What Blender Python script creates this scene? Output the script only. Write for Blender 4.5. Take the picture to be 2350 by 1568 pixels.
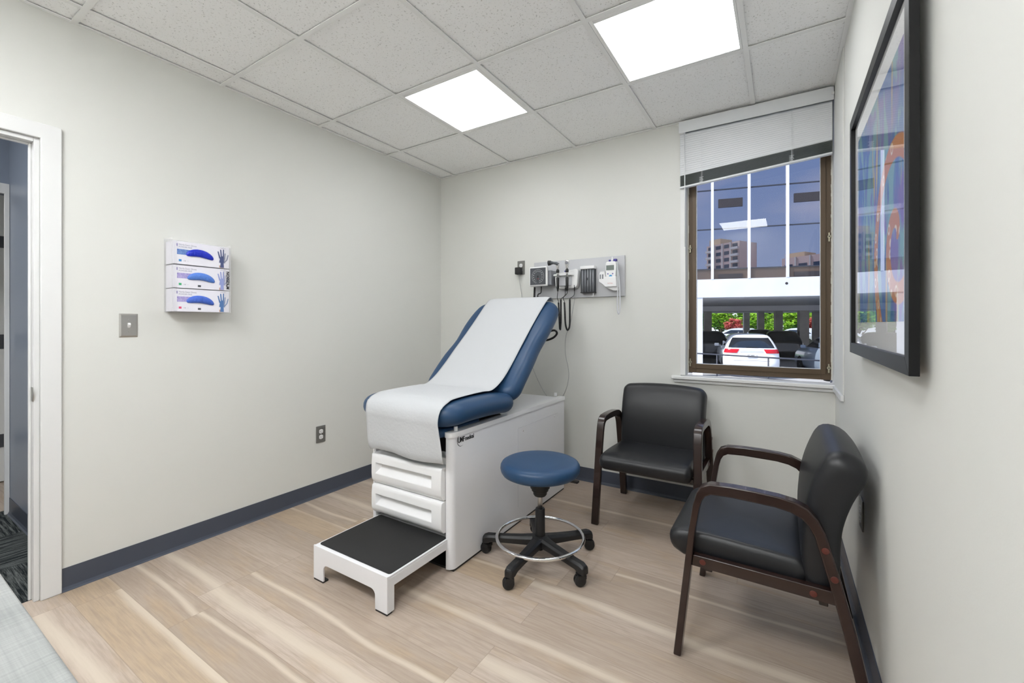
import bpy, bmesh, math, random
from mathutils import Vector, Matrix
from math import pi, sin, cos, radians

for o in list(bpy.data.objects): bpy.data.objects.remove(o)
sc = bpy.context.scene
col = sc.collection

# ------------------------------------------------------------------ camera, world, sun, exposure
YAW = 0.55404
cd = bpy.data.cameras.new('camera'); cam = bpy.data.objects.new('camera', cd); col.objects.link(cam)
cam.location = (2.7633, -3.1025, 1.2086)
cam.rotation_euler = (pi/2, 0, YAW)
cd.sensor_width = 36; cd.lens = 36*986.9/2350
cd.shift_x = (1175-1185.05)/2350; cd.shift_y = -(784-744.18)/2350
cd.clip_start = 0.02; cd.clip_end = 1000
sc.camera = cam
sc.view_settings.view_transform = 'Standard'
sc.view_settings.look = 'None'; sc.view_settings.gamma = 1
sc.view_settings.use_curve_mapping = False
sc.view_settings.exposure = 0.40

PANEL = 7.0; PANEL_FILL = 25.0         # emission of the ceiling light panels and of the added fill pair
w = bpy.data.worlds.new('sky'); sc.world = w; w.use_nodes = True
nt = w.node_tree; nt.nodes.clear()
wo = nt.nodes.new('ShaderNodeOutputWorld'); bg = nt.nodes.new('ShaderNodeBackground')
tc = nt.nodes.new('ShaderNodeTexCoord'); sx = nt.nodes.new('ShaderNodeSeparateXYZ')
nt.links.new(tc.outputs['Generated'], sx.inputs[0])
r1 = nt.nodes.new('ShaderNodeValToRGB')
r1.color_ramp.elements[0].position = 0.0; r1.color_ramp.elements[0].color = (0.62, 0.66, 0.74, 1)
r1.color_ramp.elements[1].position = 0.55; r1.color_ramp.elements[1].color = (0.24, 0.38, 0.66, 1)
nt.links.new(sx.outputs['Z'], r1.inputs[0])
mp = nt.nodes.new('ShaderNodeMapping'); mp.inputs['Scale'].default_value = (1.6, 1.6, 5)
nt.links.new(tc.outputs['Generated'], mp.inputs[0])
nz = nt.nodes.new('ShaderNodeTexNoise'); nz.inputs['Scale'].default_value = 2.2; nz.inputs['Detail'].default_value = 6
nt.links.new(mp.outputs[0], nz.inputs['Vector'])
r2 = nt.nodes.new('ShaderNodeValToRGB'); r2.color_ramp.elements[0].position = 0.48; r2.color_ramp.elements[1].position = 0.72
nt.links.new(nz.outputs[0], r2.inputs[0])
mx = nt.nodes.new('ShaderNodeMixRGB'); mx.inputs[2].default_value = (0.85, 0.78, 0.80, 1)
nt.links.new(r2.outputs[0], mx.inputs[0]); nt.links.new(r1.outputs[0], mx.inputs[1])
nt.links.new(mx.outputs[0], bg.inputs[0]); bg.inputs[1].default_value = 1.4
nt.links.new(bg.outputs[0], wo.inputs[0])
sl = bpy.data.lights.new('sun', 'SUN'); sl.energy = 5.6; sl.angle = radians(0.6); sl.color = (1, 0.95, 0.88)
so = bpy.data.objects.new('sun', sl); col.objects.link(so)
so.rotation_euler = (radians(42), 0, radians(-52))    # shines from behind the building onto the facade opposite

# ------------------------------------------------------------------ materials
def lin(c):
    return tuple((x/255/12.92 if x/255 <= 0.04045 else ((x/255+0.055)/1.055)**2.4) for x in c)
def mat(name, rgb, rough=0.5, metal=0.0, spec=0.5, coat=0.0, bump=None, var=None, emit=None, sheen=0):
    m = bpy.data.materials.new(name); m.use_nodes = True
    n = m.node_tree; b = n.nodes['Principled BSDF']; c = lin(rgb)+(1,)
    b.inputs['Base Color'].default_value = c
    b.inputs['Roughness'].default_value = rough; b.inputs['Metallic'].default_value = metal
    b.inputs['Specular IOR Level'].default_value = spec
    b.inputs['Coat Weight'].default_value = coat
    if emit:
        b.inputs['Emission Color'].default_value = lin(emit[0])+(1,); b.inputs['Emission Strength'].default_value = emit[1]
    if bump or var:
        t = n.nodes.new('ShaderNodeTexCoord')
    if var:      # (scale, second colour, amount)
        z = n.nodes.new('ShaderNodeTexNoise'); z.inputs['Scale'].default_value = var[0]; z.inputs['Detail'].default_value = 4
        n.links.new(t.outputs['Object'], z.inputs['Vector'])
        q = n.nodes.new('ShaderNodeMixRGB'); q.inputs[1].default_value = c; q.inputs[2].default_value = lin(var[1])+(1,)
        rr = n.nodes.new('ShaderNodeMapRange'); rr.inputs[1].default_value = 0.35; rr.inputs[2].default_value = 0.65; rr.inputs[4].default_value = var[2]
        n.links.new(z.outputs[0], rr.inputs[0]); n.links.new(rr.outputs[0], q.inputs[0]); n.links.new(q.outputs[0], b.inputs['Base Color'])
    if bump:     # (scale, strength, distance)
        z = n.nodes.new('ShaderNodeTexNoise'); z.inputs['Scale'].default_value = bump[0]; z.inputs['Detail'].default_value = 3
        n.links.new(t.outputs['Object'], z.inputs['Vector'])
        u = n.nodes.new('ShaderNodeBump'); u.inputs['Strength'].default_value = bump[1]; u.inputs['Distance'].default_value = bump[2]
        n.links.new(z.outputs[0], u.inputs['Height']); n.links.new(u.outputs[0], b.inputs['Normal'])
    return m
def glass_mat(name, tint=(1, 1, 1), ior=1.45, rough=0.0, refl=1.0):
    m = bpy.data.materials.new(name); m.use_nodes = True; n = m.node_tree; n.nodes.clear()
    o = n.nodes.new('ShaderNodeOutputMaterial'); mi = n.nodes.new('ShaderNodeMixShader'); f = n.nodes.new('ShaderNodeFresnel')
    t = n.nodes.new('ShaderNodeBsdfTransparent'); g = n.nodes.new('ShaderNodeBsdfGlossy')
    f.inputs[0].default_value = ior; t.inputs[0].default_value = tint+(1,); g.inputs['Roughness'].default_value = rough
    g.inputs[0].default_value = (refl, refl, refl, 1)
    ge = n.nodes.new('ShaderNodeNewGeometry'); sb = n.nodes.new('ShaderNodeMath'); sb.operation = 'SUBTRACT'; sb.inputs[0].default_value = 1.0
    mu = n.nodes.new('ShaderNodeMath'); mu.operation = 'MULTIPLY'
    n.links.new(ge.outputs['Backfacing'], sb.inputs[1]); n.links.new(sb.outputs[0], mu.inputs[0]); n.links.new(f.outputs[0], mu.inputs[1])
    n.links.new(mu.outputs[0], mi.inputs[0]); n.links.new(t.outputs[0], mi.inputs[1]); n.links.new(g.outputs[0], mi.inputs[2]); n.links.new(mi.outputs[0], o.inputs[0])
    return m
class NB:
    """small node builder"""
    def __init__(s, name, rough=0.5, spec=0.5):
        s.m = bpy.data.materials.new(name); s.m.use_nodes = True; s.n = s.m.node_tree.nodes; s.l = s.m.node_tree.links
        s.b = s.n['Principled BSDF']; s.b.inputs['Roughness'].default_value = rough; s.b.inputs['Specular IOR Level'].default_value = spec
        s.tc = s.n.new('ShaderNodeTexCoord')
        s.sep = s.n.new('ShaderNodeSeparateXYZ'); s.l.new(s.tc.outputs['Object'], s.sep.inputs[0])
        s.x, s.y, s.z = s.sep.outputs
    def _set(s, sock, v):
        if isinstance(v, (int, float)): sock.default_value = v
        elif isinstance(v, tuple): sock.default_value = v if len(v) in (3, 4) and sock.type != 'RGBA' else (v+(1,) if len(v) == 3 else v)
        else: s.l.new(v, sock)
    def math(s, op, a, b=0.0, c=None):
        k = s.n.new('ShaderNodeMath'); k.operation = op; s._set(k.inputs[0], a); s._set(k.inputs[1], b)
        if c is not None: s._set(k.inputs[2], c)
        return k.outputs[0]
    def comb(s, x, y, z):
        k = s.n.new('ShaderNodeCombineXYZ'); s._set(k.inputs[0], x); s._set(k.inputs[1], y); s._set(k.inputs[2], z); return k.outputs[0]
    def noise(s, v, scale, detail=3, rough=0.5, dist=0.0):
        k = s.n.new('ShaderNodeTexNoise'); s._set(k.inputs['Vector'], v); k.inputs['Scale'].default_value = scale
        k.inputs['Detail'].default_value = detail; k.inputs['Roughness'].default_value = rough; k.inputs['Distortion'].default_value = dist
        return k.outputs[0]
    def white(s, v):
        k = s.n.new('ShaderNodeTexWhiteNoise'); k.noise_dimensions = '3D'; s._set(k.inputs['Vector'], v); return k.outputs[0]
    def voro(s, v, scale, feature='F1'):
        k = s.n.new('ShaderNodeTexVoronoi'); k.feature = feature; s._set(k.inputs['Vector'], v); k.inputs['Scale'].default_value = scale; return k.outputs
    def rng(s, v, a, b, c=0.0, d=1.0):
        k = s.n.new('ShaderNodeMapRange'); s._set(k.inputs[0], v); k.inputs[1].default_value = a; k.inputs[2].default_value = b
        k.inputs[3].default_value = c; k.inputs[4].default_value = d; return k.outputs[0]
    def mix(s, f, a, b):
        k = s.n.new('ShaderNodeMixRGB'); s._set(k.inputs[0], f)
        for i, v in ((1, a), (2, b)):
            if isinstance(v, tuple): k.inputs[i].default_value = v[:3]+(1,)
            else: s.l.new(v, k.inputs[i])
        return k.outputs[0]
    def color(s, v): s.l.new(v, s.b.inputs['Base Color'])
    def bump(s, h, strength, dist):
        k = s.n.new('ShaderNodeBump'); k.inputs['Strength'].default_value = strength; k.inputs['Distance'].default_value = dist
        s.l.new(h, k.inputs['Height']); s.l.new(k.outputs[0], s.b.inputs['Normal'])

def floor_material():
    k = NB('vinyl plank floor', 0.42, 0.35)
    W, Lp = 0.152, 1.22
    yy = k.math('DIVIDE', k.math('ADD', k.y, 10.0-0.02), W)
    row = k.math('FLOOR', yy); fy = k.math('FRACT', yy)
    off = k.math('MULTIPLY', k.white(k.comb(row, 3.3, 1.7)), 1.0)
    xx = k.math('ADD', k.math('DIVIDE', k.math('ADD', k.x, 10.0), Lp), off)
    ci = k.math('FLOOR', xx); fx = k.math('FRACT', xx)
    rnd = k.white(k.comb(row, ci, 0.5)); rnd2 = k.white(k.comb(row, ci, 9.5))
    # grain coordinates differ from plank to plank
    gx = k.math('ADD', k.x, k.math('MULTIPLY', rnd, 37.0)); gy = k.math('ADD', k.y, k.math('MULTIPLY', rnd2, 19.0))
    warp = k.noise(k.comb(k.math('MULTIPLY', gx, 1.0), k.math('MULTIPLY', gy, 4.0), 0.0), 1.6, 3)
    band = k.math('ADD', k.math('MULTIPLY', gy, 16.0), k.math('MULTIPLY', warp, 9.0))
    rings = k.math('SINE', k.math('MULTIPLY', band, 5.0))
    fine = k.noise(k.comb(k.math('MULTIPLY', gx, 5.0), k.math('MULTIPLY', gy, 110.0), 0.0), 1.0, 5, 0.7)
    blot = k.noise(k.comb(k.math('MULTIPLY', gx, 2.2), k.math('MULTIPLY', gy, 9.0), 2.0), 1.0, 4, 0.6)
    base = k.mix(rnd, lin((172, 156, 141)), lin((192, 177, 163)))
    base = k.mix(k.rng(rnd2, 0.70, 0.74, 0, 0.7), base, lin((184, 162, 134)))
    tan = k.mix(k.rng(blot, 0.52, 0.72), base, lin((180, 158, 132)))
    g1 = k.mix(k.math('MULTIPLY', k.rng(rings, 0.0, 1.0), 0.28), tan, lin((162, 144, 127)))
    g2 = k.mix(k.math('MULTIPLY', k.rng(fine, 0.42, 0.70), 0.62), g1, lin((155, 138, 122)))
    # pale sapwood band that wanders along one edge of most planks
    edge = k.math('ADD', fy, k.math('MULTIPLY', k.math('SUBTRACT', k.noise(k.comb(k.math('MULTIPLY', gx, 0.9), 0.0, 0.0), 1.0, 2), 0.5), 0.75))
    pos = k.rng(rnd2, 0.0, 1.0, 0.05, 1.1)
    dist = k.math('ABSOLUTE', k.math('SUBTRACT', edge, pos))
    wid = k.rng(rnd, 0.0, 1.0, 0.05, 0.16)
    sap = k.math('MULTIPLY', k.rng(k.math('DIVIDE', k.math('ADD', dist, k.math('MULTIPLY', k.math('SUBTRACT', fine, 0.5), 0.05)), wid), 1.7, 0.35), k.rng(rnd2, 0.30, 0.36))
    g3 = k.mix(k.math('MULTIPLY', sap, 0.80), g2, lin((208, 195, 178)))
    # fine joints
    jy = k.math('MINIMUM', fy, k.math('SUBTRACT', 1.0, fy)); jx = k.math('MINIMUM', fx, k.math('SUBTRACT', 1.0, fx))
    j = k.math('MAXIMUM', k.rng(jy, 0.012, 0.004), k.rng(jx, 0.0016, 0.0006))
    g4 = k.mix(k.math('MULTIPLY', j, 0.35), g3, lin((120, 102, 86)))
    k.color(g4)
    k.l.new(k.rng(fine, 0.3, 0.8, 0.36, 0.50), k.b.inputs['Roughness'])
    k.bump(fine, 0.08, 0.001)
    return k.m
def carpet_material():
    k = NB('striped carpet tile', 0.95, 0.1)
    tx = k.math('FLOOR', k.math('DIVIDE', k.math('ADD', k.x, 10), 0.5)); ty = k.math('FLOOR', k.math('DIVIDE', k.math('ADD', k.y, 10.15), 0.5))
    par = k.math('MODULO', k.math('ADD', tx, ty), 2.0)
    u = k.math('ADD', k.math('MULTIPLY', k.x, par), k.math('MULTIPLY', k.y, k.math('SUBTRACT', 1.0, par)))
    v = k.math('ADD', k.math('MULTIPLY', k.y, par), k.math('MULTIPLY', k.x, k.math('SUBTRACT', 1.0, par)))
    st = k.noise(k.comb(k.math('MULTIPLY', u, 90), k.math('MULTIPLY', v, 4), 0.0), 1.0, 3, 0.8)
    sp = k.noise(k.tc.outputs['Object'], 160, 2)
    c = k.mix(k.rng(st, 0.42, 0.66), lin((30, 34, 36)), lin((110, 114, 112)))
    k.color(k.mix(k.rng(sp, 0.5, 0.7, 0, 0.4), c, lin((20, 24, 26)))); k.bump(st, 0.6, 0.004)
    return k.m
def tile_material():
    k = NB('fissured acoustic tile', 0.95, 0.1)
    n1 = k.noise(k.comb(k.math('MULTIPLY', k.x, 1.0), k.math('MULTIPLY', k.y, 1.0), 0.0), 110, 2, 0.6, 0.6)
    n2 = k.noise(k.tc.outputs['Object'], 45, 3, 0.6, 1.0)
    pit = k.math('MULTIPLY', k.rng(n1, 0.60, 0.66), k.rng(n2, 0.38, 0.48))
    k.color(k.mix(k.math('MULTIPLY', pit, 0.42), lin((250, 250, 249)), lin((150, 148, 140))))
    k.bump(k.math('SUBTRACT', 1.0, pit), 0.5, 0.002)
    return k.m
def counter_material():
    k = NB('linen laminate', 0.35, 0.4)
    a = k.noise(k.comb(k.math('MULTIPLY', k.x, 6), k.math('MULTIPLY', k.y, 260), 0), 1.0, 4, 0.7)
    b = k.noise(k.comb(k.math('MULTIPLY', k.x, 260), k.math('MULTIPLY', k.y, 6), 4), 1.0, 4, 0.7)
    c = k.noise(k.tc.outputs['Object'], 7, 3)
    s = k.math('ADD', k.math('ADD', a, b), c)
    k.color(k.mix(k.rng(s, 1.2, 1.8), lin((118, 120, 119)), lin((146, 147, 145))))
    return k.m
def art_material():
    k = NB('abstract print', 0.6, 0.2)
    v = k.noise(k.tc.outputs['Object'], 2.2, 4, 0.55, 1.5)
    v2 = k.noise(k.comb(k.x, k.math('MULTIPLY', k.y, 3), k.z), 3.0, 3, 0.5, 2.0)
    c = k.mix(k.rng(v, 0.42, 0.55), lin((120, 104, 168)), lin((70, 110, 170)))
    c = k.mix(k.rng(v2, 0.5, 0.6), c, lin((120, 165, 170)))
    # a large curling orange band, ringed with pale dots
    dy = k.math('ADD', k.y, 1.72); dz = k.math('SUBTRACT', k.z, 1.42)
    rad = k.math('SQRT', k.math('ADD', k.math('MULTIPLY', dy, dy), k.math('MULTIPLY', dz, dz)))
    ang = k.math('ARCTAN2', dz, dy)
    sp = k.math('FRACT', k.math('ADD', k.math('MULTIPLY', rad, 5.6), k.math('MULTIPLY', ang, 1/(2*pi))))
    arm = k.math('MULTIPLY', k.rng(k.math('ABSOLUTE', k.math('SUBTRACT', sp, 0.5)), 0.17, 0.14), k.rng(rad, 0.36, 0.34))
    c = k.mix(arm, c, lin((196, 128, 76)))
    vo = k.voro(k.comb(0, k.y, k.z), 22)[0]
    dots = k.math('MULTIPLY', k.math('MULTIPLY', k.rng(vo, 0.36, 0.30), k.rng(vo, 0.16, 0.22)), arm)
    c = k.mix(dots, c, lin((225, 205, 175)))
    w2 = k.noise(k.comb(0, k.math('MULTIPLY', k.y, 14), k.math('MULTIPLY', k.z, 2.2)), 1.0, 2)
    c = k.mix(k.math('MULTIPLY', k.rng(w2, 0.60, 0.66), 0.8), c, lin((200, 170, 90)))
    k.color(c); return k.m
def foliage_material(name, a, b):
    k = NB(name, 0.6, 0.3)
    k.color(k.mix(k.rng(k.noise(k.tc.outputs['Object'], 1.4, 3), 0.35, 0.65), lin(a), lin(b)))
    t = k.n.new('ShaderNodeBsdfTranslucent'); t.inputs[0].default_value = lin(b)+(1,)
    mi = k.n.new('ShaderNodeMixShader'); mi.inputs[0].default_value = 0.35
    out = k.n['Material Output']; k.l.new(k.b.outputs[0], mi.inputs[1]); k.l.new(t.outputs[0], mi.inputs[2]); k.l.new(mi.outputs[0], out.inputs[0])
    return k.m

M = dict(
    wall=mat('warm white wall paint', (219, 219, 214), 0.75, spec=0.2, bump=(220, 0.12, 0.001)),
    trim=mat('white gloss trim', (226, 226, 225), 0.3),
    grid=mat('ceiling grid metal', (240, 240, 238), 0.5),
    gap=mat('dark gap', (60, 60, 56), 0.9),
    cove=mat('slate vinyl cove base', (70, 76, 89), 0.42),
    bluewall=mat('blue grey hall paint', (134, 144, 160), 0.35, spec=0.6),
    stair=mat('black rubber tread', (32, 32, 32), 0.75, bump=(400, 0.4, 0.001)),
    white_plastic=mat('white moulded plastic', (236, 236, 236), 0.35),
    white_metal=mat('white powder coat', (232, 232, 234), 0.33, bump=(300, 0.05, 0.001)),
    blue=mat('navy blue vinyl', (36, 68, 102), 0.42, spec=0.45, bump=(260, 0.12, 0.001)),
    paper=mat('exam paper', (196, 198, 200), 0.85, spec=0.15, bump=(70, 0.35, 0.004)),
    black_vinyl=mat('black leatherette', (25, 26, 29), 0.42, spec=0.5, bump=(350, 0.15, 0.0008)),
    wood=mat('espresso lacquered wood', (42, 25, 20), 0.26, coat=0.3, var=(9, (34, 19, 16), 1.0)),
    plug=mat('mahogany screw cover', (88, 40, 32), 0.4),
    chrome=mat('chrome', (235, 235, 235), 0.07, 1.0),
    steel=mat('brushed steel', (196, 194, 190), 0.36, 1.0),
    plate_grey=mat('grey cover plate', (128, 127, 124), 0.4, 0.5),
    black_plastic=mat('black plastic', (24, 24, 25), 0.45),
    black_gloss=mat('black rubber cord', (20, 20, 21), 0.4),
    grey_board=mat('light grey board', (194, 195, 198), 0.55),
    grey_plastic=mat('light grey plastic', (205, 206, 210), 0.4),
    grey_dark=mat('dark grey plastic', (72, 75, 80), 0.4),
    grey_mid=mat('mid grey plastic', (128, 130, 136), 0.35),
    white_cord=mat('white cord', (176, 176, 176), 0.5),
    frame_black=mat('satin black frame', (7, 7, 9), 0.38, spec=0.3),
    matboard=mat('white mat board', (226, 226, 226), 0.8),
    bronze=mat('bronze anodised aluminium', (88, 72, 54), 0.42, 0.25),
    caulk=mat('rough white caulk', (214, 212, 204), 0.8),
    zinc=mat('dull zinc', (178, 172, 150), 0.4, 0.8),
    blind=mat('white aluminium slat', (222, 224, 226), 0.45),
    blind_shade=mat('shaded slat grey', (112, 118, 116), 0.5),  # white slats again, with the shade between them put into the colour
    diffuser=mat('light diffuser', (255, 255, 255), 0.5, emit=((250, 252, 255), PANEL)), diffuser_fill=mat('added fill diffuser', (255, 255, 255), 0.5, emit=((250, 252, 255), PANEL_FILL)),
    box_white=mat('white carton', (236, 234, 242), 0.55),
    lilac=mat('lilac print', (182, 172, 214), 0.6, var=(170, (150, 140, 200), 1)),
    blueprint=mat('blue print', (120, 150, 205), 0.6, var=(170, (80, 115, 185), 1)),
    ink=mat('grey print', (150, 148, 165), 0.6),
    ink_dark=mat('dark ink', (70, 72, 80), 0.6),
    ink_black=mat('black ink', (15, 15, 15), 0.5),
    ink_violet=mat('violet print', (116, 104, 172), 0.6),
    glove_dark=mat('royal blue nitrile', (22, 44, 190), 0.45, bump=(60, 0.8, 0.006)),
    glove_mid=mat('sky blue nitrile', (86, 130, 214), 0.5, bump=(60, 0.8, 0.006)),
    glove_low=mat('blue nitrile', (70, 106, 204), 0.5, bump=(60, 0.8, 0.006)),
    hand_dark=mat('printed slate hand', (74, 84, 126), 0.6), hand_lilac=mat('printed lilac hand', (150, 160, 210), 0.6), hand_blue=mat('printed blue hand', (84, 122, 176), 0.6),
    skin=mat('printed skin', (196, 158, 140), 0.6),
    green_sq=mat('green mark', (58, 168, 110), 0.6), red_sq=mat('pink mark', (218, 82, 120), 0.6), blue_sq=mat('blue mark', (66, 138, 196), 0.6),
    pane=glass_mat('window glass', (0.95, 0.96, 0.97), 1.32),
    picglass=glass_mat('picture glass', (0.98, 0.98, 0.98), 1.30),
    lcd=mat('display', (112, 122, 116), 0.2),
    violet=mat('violet probe cap', (70, 62, 140), 0.4), teal=mat('blue button', (70, 150, 200), 0.4),
    red_text=mat('red print', (190, 60, 60), 0.6),
    ext_white=mat('white painted concrete', (226, 230, 238), 0.7, var=(0.8, (215, 219, 228), 1)),
    soffit=mat('grey garage soffit', (190, 190, 192), 0.8), concrete=mat('grey column concrete', (168, 164, 158), 0.85, var=(1.5, (150, 146, 140), 1)),
    asphalt=mat('asphalt', (156, 158, 162), 0.9), lawn=mat('grass', (70, 120, 50), 0.9),
    spandrel=mat('spandrel glass with reflection tint', (84, 72, 66), 0.12, 0.0, spec=0.8), vent=mat('louvre', (46, 42, 46), 0.5),  # spandrel brown paints in the reflection of a brown wall
    car_white=mat('white car paint', (236, 238, 242), 0.2, coat=0.6), car_grey=mat('blue grey car paint', (136, 150, 168), 0.3, 0.1, coat=0.6),
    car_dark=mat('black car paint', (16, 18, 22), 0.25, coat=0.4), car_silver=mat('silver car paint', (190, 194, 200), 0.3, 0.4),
    car_glass=mat('tinted car glass', (18, 22, 30), 0.05, spec=0.9), tail=mat('red lamp lens', (200, 20, 40), 0.2),
    tyre=mat('tyre', (18, 18, 18), 0.8), rail=mat('dark steel rail', (50, 54, 66), 0.5),
    brick=mat('tan brick', (226, 192, 172), 0.85), bandw=mat('cream balcony', (226, 214, 196), 0.7), tanroof=mat('tan concrete', (232, 200, 156), 0.8), winb=mat('dark pane', (70, 78, 90), 0.2),
    bark=mat('bark', (70, 56, 44), 0.9),
    leaf=foliage_material('bright green leaves', (104, 160, 40), (176, 214, 70)), leaf2=foliage_material('deep green leaves', (60, 110, 40), (120, 170, 60)),
    redleaf=foliage_material('red leaves', (176, 72, 78), (222, 130, 124)),
    cab=mat('white cabinet', (225, 226, 224), 0.45),
)
def acrylic_mat():
    m = mat('clear acrylic', (236, 236, 238), 0.12); n = m.node_tree; b = n.nodes['Principled BSDF']
    t = n.nodes.new('ShaderNodeBsdfTransparent'); mi = n.nodes.new('ShaderNodeMixShader'); mi.inputs[0].default_value = 0.16
    n.links.new(t.outputs[0], mi.inputs[1]); n.links.new(b.outputs[0], mi.inputs[2]); n.links.new(mi.outputs[0], n.nodes['Material Output'].inputs[0]); return m
M['acrylic'] = acrylic_mat()
M['facade'] = mat('blue reflective glazing', (130, 137, 158), 0.004, 1.0)
M['floor'] = floor_material(); M['carpet'] = carpet_material(); M['tile'] = tile_material(); M['counter'] = counter_material(); M['art'] = art_material()

# ------------------------------------------------------------------ mesh helpers
def obj(name, bm, m, parent=None, smooth=False, bevel=0, loc=None, seg=2, angle=40, recalc=True):
    if recalc: bmesh.ops.recalc_face_normals(bm, faces=bm.faces)
    me = bpy.data.meshes.new(name); bm.to_mesh(me); bm.free()
    o = bpy.data.objects.new(name, me); col.objects.link(o)
    for k in (m if isinstance(m, (list, tuple)) else [m]): me.materials.append(M[k] if isinstance(k, str) else k)
    if smooth:
        for p in me.polygons: p.use_smooth = True
    if bevel:
        b = o.modifiers.new('bevel', 'BEVEL'); b.width = bevel; b.segments = seg; b.limit_method = 'ANGLE'; b.angle_limit = radians(angle)
        for p in me.polygons: p.use_smooth = True
        b.harden_normals = True
    if parent: o.parent = parent
    if loc: o.location = loc
    return o
def tag(o, label=None, cat=None, group=None, kind=None):
    if label: o['label'] = label
    if cat: o['category'] = cat
    if group: o['group'] = group
    if kind: o['kind'] = kind
    return o
def thing(name, label, cat, loc=(0, 0, 0), rz=0, group=None):
    o = bpy.data.objects.new(name, None); col.objects.link(o); o.empty_display_size = 0.1
    o.location = loc; o.rotation_euler = (0, 0, rz); return tag(o, label, cat, group)
def struct(name, bm, m, parent=None, **k):
    o = obj(name, bm, m, parent, **k)
    if parent is None: o['kind'] = 'structure'
    return o
def bx(bm, x0, x1, y0, y1, z0, z1):
    v = [bm.verts.new(p) for p in ((x0,y0,z0),(x1,y0,z0),(x1,y1,z0),(x0,y1,z0),(x0,y0,z1),(x1,y0,z1),(x1,y1,z1),(x0,y1,z1))]
    for f in ((0,3,2,1),(4,5,6,7),(0,1,5,4),(1,2,6,5),(2,3,7,6),(3,0,4,7)): bm.faces.new([v[i] for i in f])
    return v
def box(*a):
    bm = bmesh.new(); bx(bm, *a); return bm
def boxes(*l):
    bm = bmesh.new()
    for a in l: bx(bm, *a)
    return bm
def prism(bm, pts, axis, a, b):
    """closed 2-D outline extruded along an axis; pts are the two other coordinates in xyz order"""
    def P(p, t): return (t, p[0], p[1]) if axis == 'x' else ((p[0], t, p[1]) if axis == 'y' else (p[0], p[1], t))
    A = [bm.verts.new(P(p, a)) for p in pts]; B = [bm.verts.new(P(p, b)) for p in pts]
    n = len(pts)
    bm.faces.new(A); bm.faces.new(B[::-1])
    for i in range(n): bm.faces.new((A[i], B[i], B[(i+1) % n], A[(i+1) % n]))
def strip_prism(bm, outer, inner, axis, a, b):
    """band between two open polylines, extruded"""
    def P(p, t): return (t, p[0], p[1]) if axis == 'x' else ((p[0], t, p[1]) if axis == 'y' else (p[0], p[1], t))
    n = len(outer)
    rings = [[bm.verts.new(P(outer[i], a)), bm.verts.new(P(outer[i], b)), bm.verts.new(P(inner[i], b)), bm.verts.new(P(inner[i], a))] for i in range(n)]
    for i in range(n-1):
        for j in range(4): bm.faces.new((rings[i][j], rings[i][(j+1) % 4], rings[i+1][(j+1) % 4], rings[i+1][j]))
    bm.faces.new(rings[0]); bm.faces.new(rings[-1][::-1])
def tube(bm, pts, r, n=8, closed=False, cap=True, radii=None):
    pts = [Vector(p) for p in pts]; m = len(pts)
    T = []
    for i in range(m):
        a = pts[(i-1) % m] if (closed or i > 0) else pts[i]; b = pts[(i+1) % m] if (closed or i < m-1) else pts[i]
        T.append((b-a).normalized())
    up = Vector((0, 0, 1)) if abs(T[0].z) < 0.9 else Vector((1, 0, 0))
    N = (up - T[0]*up.dot(T[0])).normalized(); rings = []
    for i in range(m):
        if i: N = (N - T[i]*N.dot(T[i])).normalized()
        B = T[i].cross(N); rr = radii[i] if radii else r
        rings.append([bm.verts.new(pts[i] + rr*(cos(2*pi*j/n)*N + sin(2*pi*j/n)*B)) for j in range(n)])
    rg = range(m if closed else m-1)
    for i in rg:
        A, B = rings[i], rings[(i+1) % m]
        for j in range(n): bm.faces.new((A[j], A[(j+1) % n], B[(j+1) % n], B[j]))
    if cap and not closed: bm.faces.new(rings[0][::-1]); bm.faces.new(rings[-1])
def smooth_path(pts, k=6):
    pts = [Vector(p) for p in pts]; out = []
    q = [2*pts[0]-pts[1]] + pts + [2*pts[-1]-pts[-2]]
    for i in range(1, len(q)-2):
        for j in range(k):
            t = j/k; a, b, c, d = q[i-1], q[i], q[i+1], q[i+2]
            out.append(0.5*((2*b) + (c-a)*t + (2*a-5*b+4*c-d)*t*t + (3*b-a-3*c+d)*t**3))
    out.append(pts[-1]); return out
def lathe(bm, prof, c=(0, 0, 0), axis='z', n=32):
    c = Vector(c); rings = []
    for r, h in prof:
        ring = []
        for j in range(n):
            a = 2*pi*j/n; u, v = r*cos(a), r*sin(a)
            p = {'z': (u, v, h), 'y': (u, h, v), 'x': (h, u, v)}[axis]
            ring.append(bm.verts.new(c + Vector(p)))
        rings.append(ring)
    for A, B in zip(rings, rings[1:]):
        for j in range(n): bm.faces.new((A[j], A[(j+1) % n], B[(j+1) % n], B[j]))
    if prof[0][0] > 1e-6: bm.faces.new(rings[0][::-1])
    if prof[-1][0] > 1e-6: bm.faces.new(rings[-1])
    bmesh.ops.remove_doubles(bm, verts=bm.verts, dist=1e-6)
def coil(bm, path, R, r, pitch, k=10, n=5):
    P = smooth_path(path, 12); L = [0]
    for a, b in zip(P, P[1:]): L.append(L[-1]+(b-a).length)
    turns = L[-1]/pitch; N = int(turns*k); out = []
    nrm = None; i = 0
    for s in range(N+1):
        d = L[-1]*s/N
        while i < len(P)-2 and L[i+1] < d: i += 1
        t = (d-L[i])/max(1e-9, L[i+1]-L[i]); c = P[i].lerp(P[i+1], t); T = (P[i+1]-P[i]).normalized()
        if nrm is None: nrm = T.orthogonal().normalized()
        nrm = (nrm - T*nrm.dot(T)).normalized(); B = T.cross(nrm); a = 2*pi*s/k
        out.append(c + R*(cos(a)*nrm + sin(a)*B))
    tube(bm, out, r, n)
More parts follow.
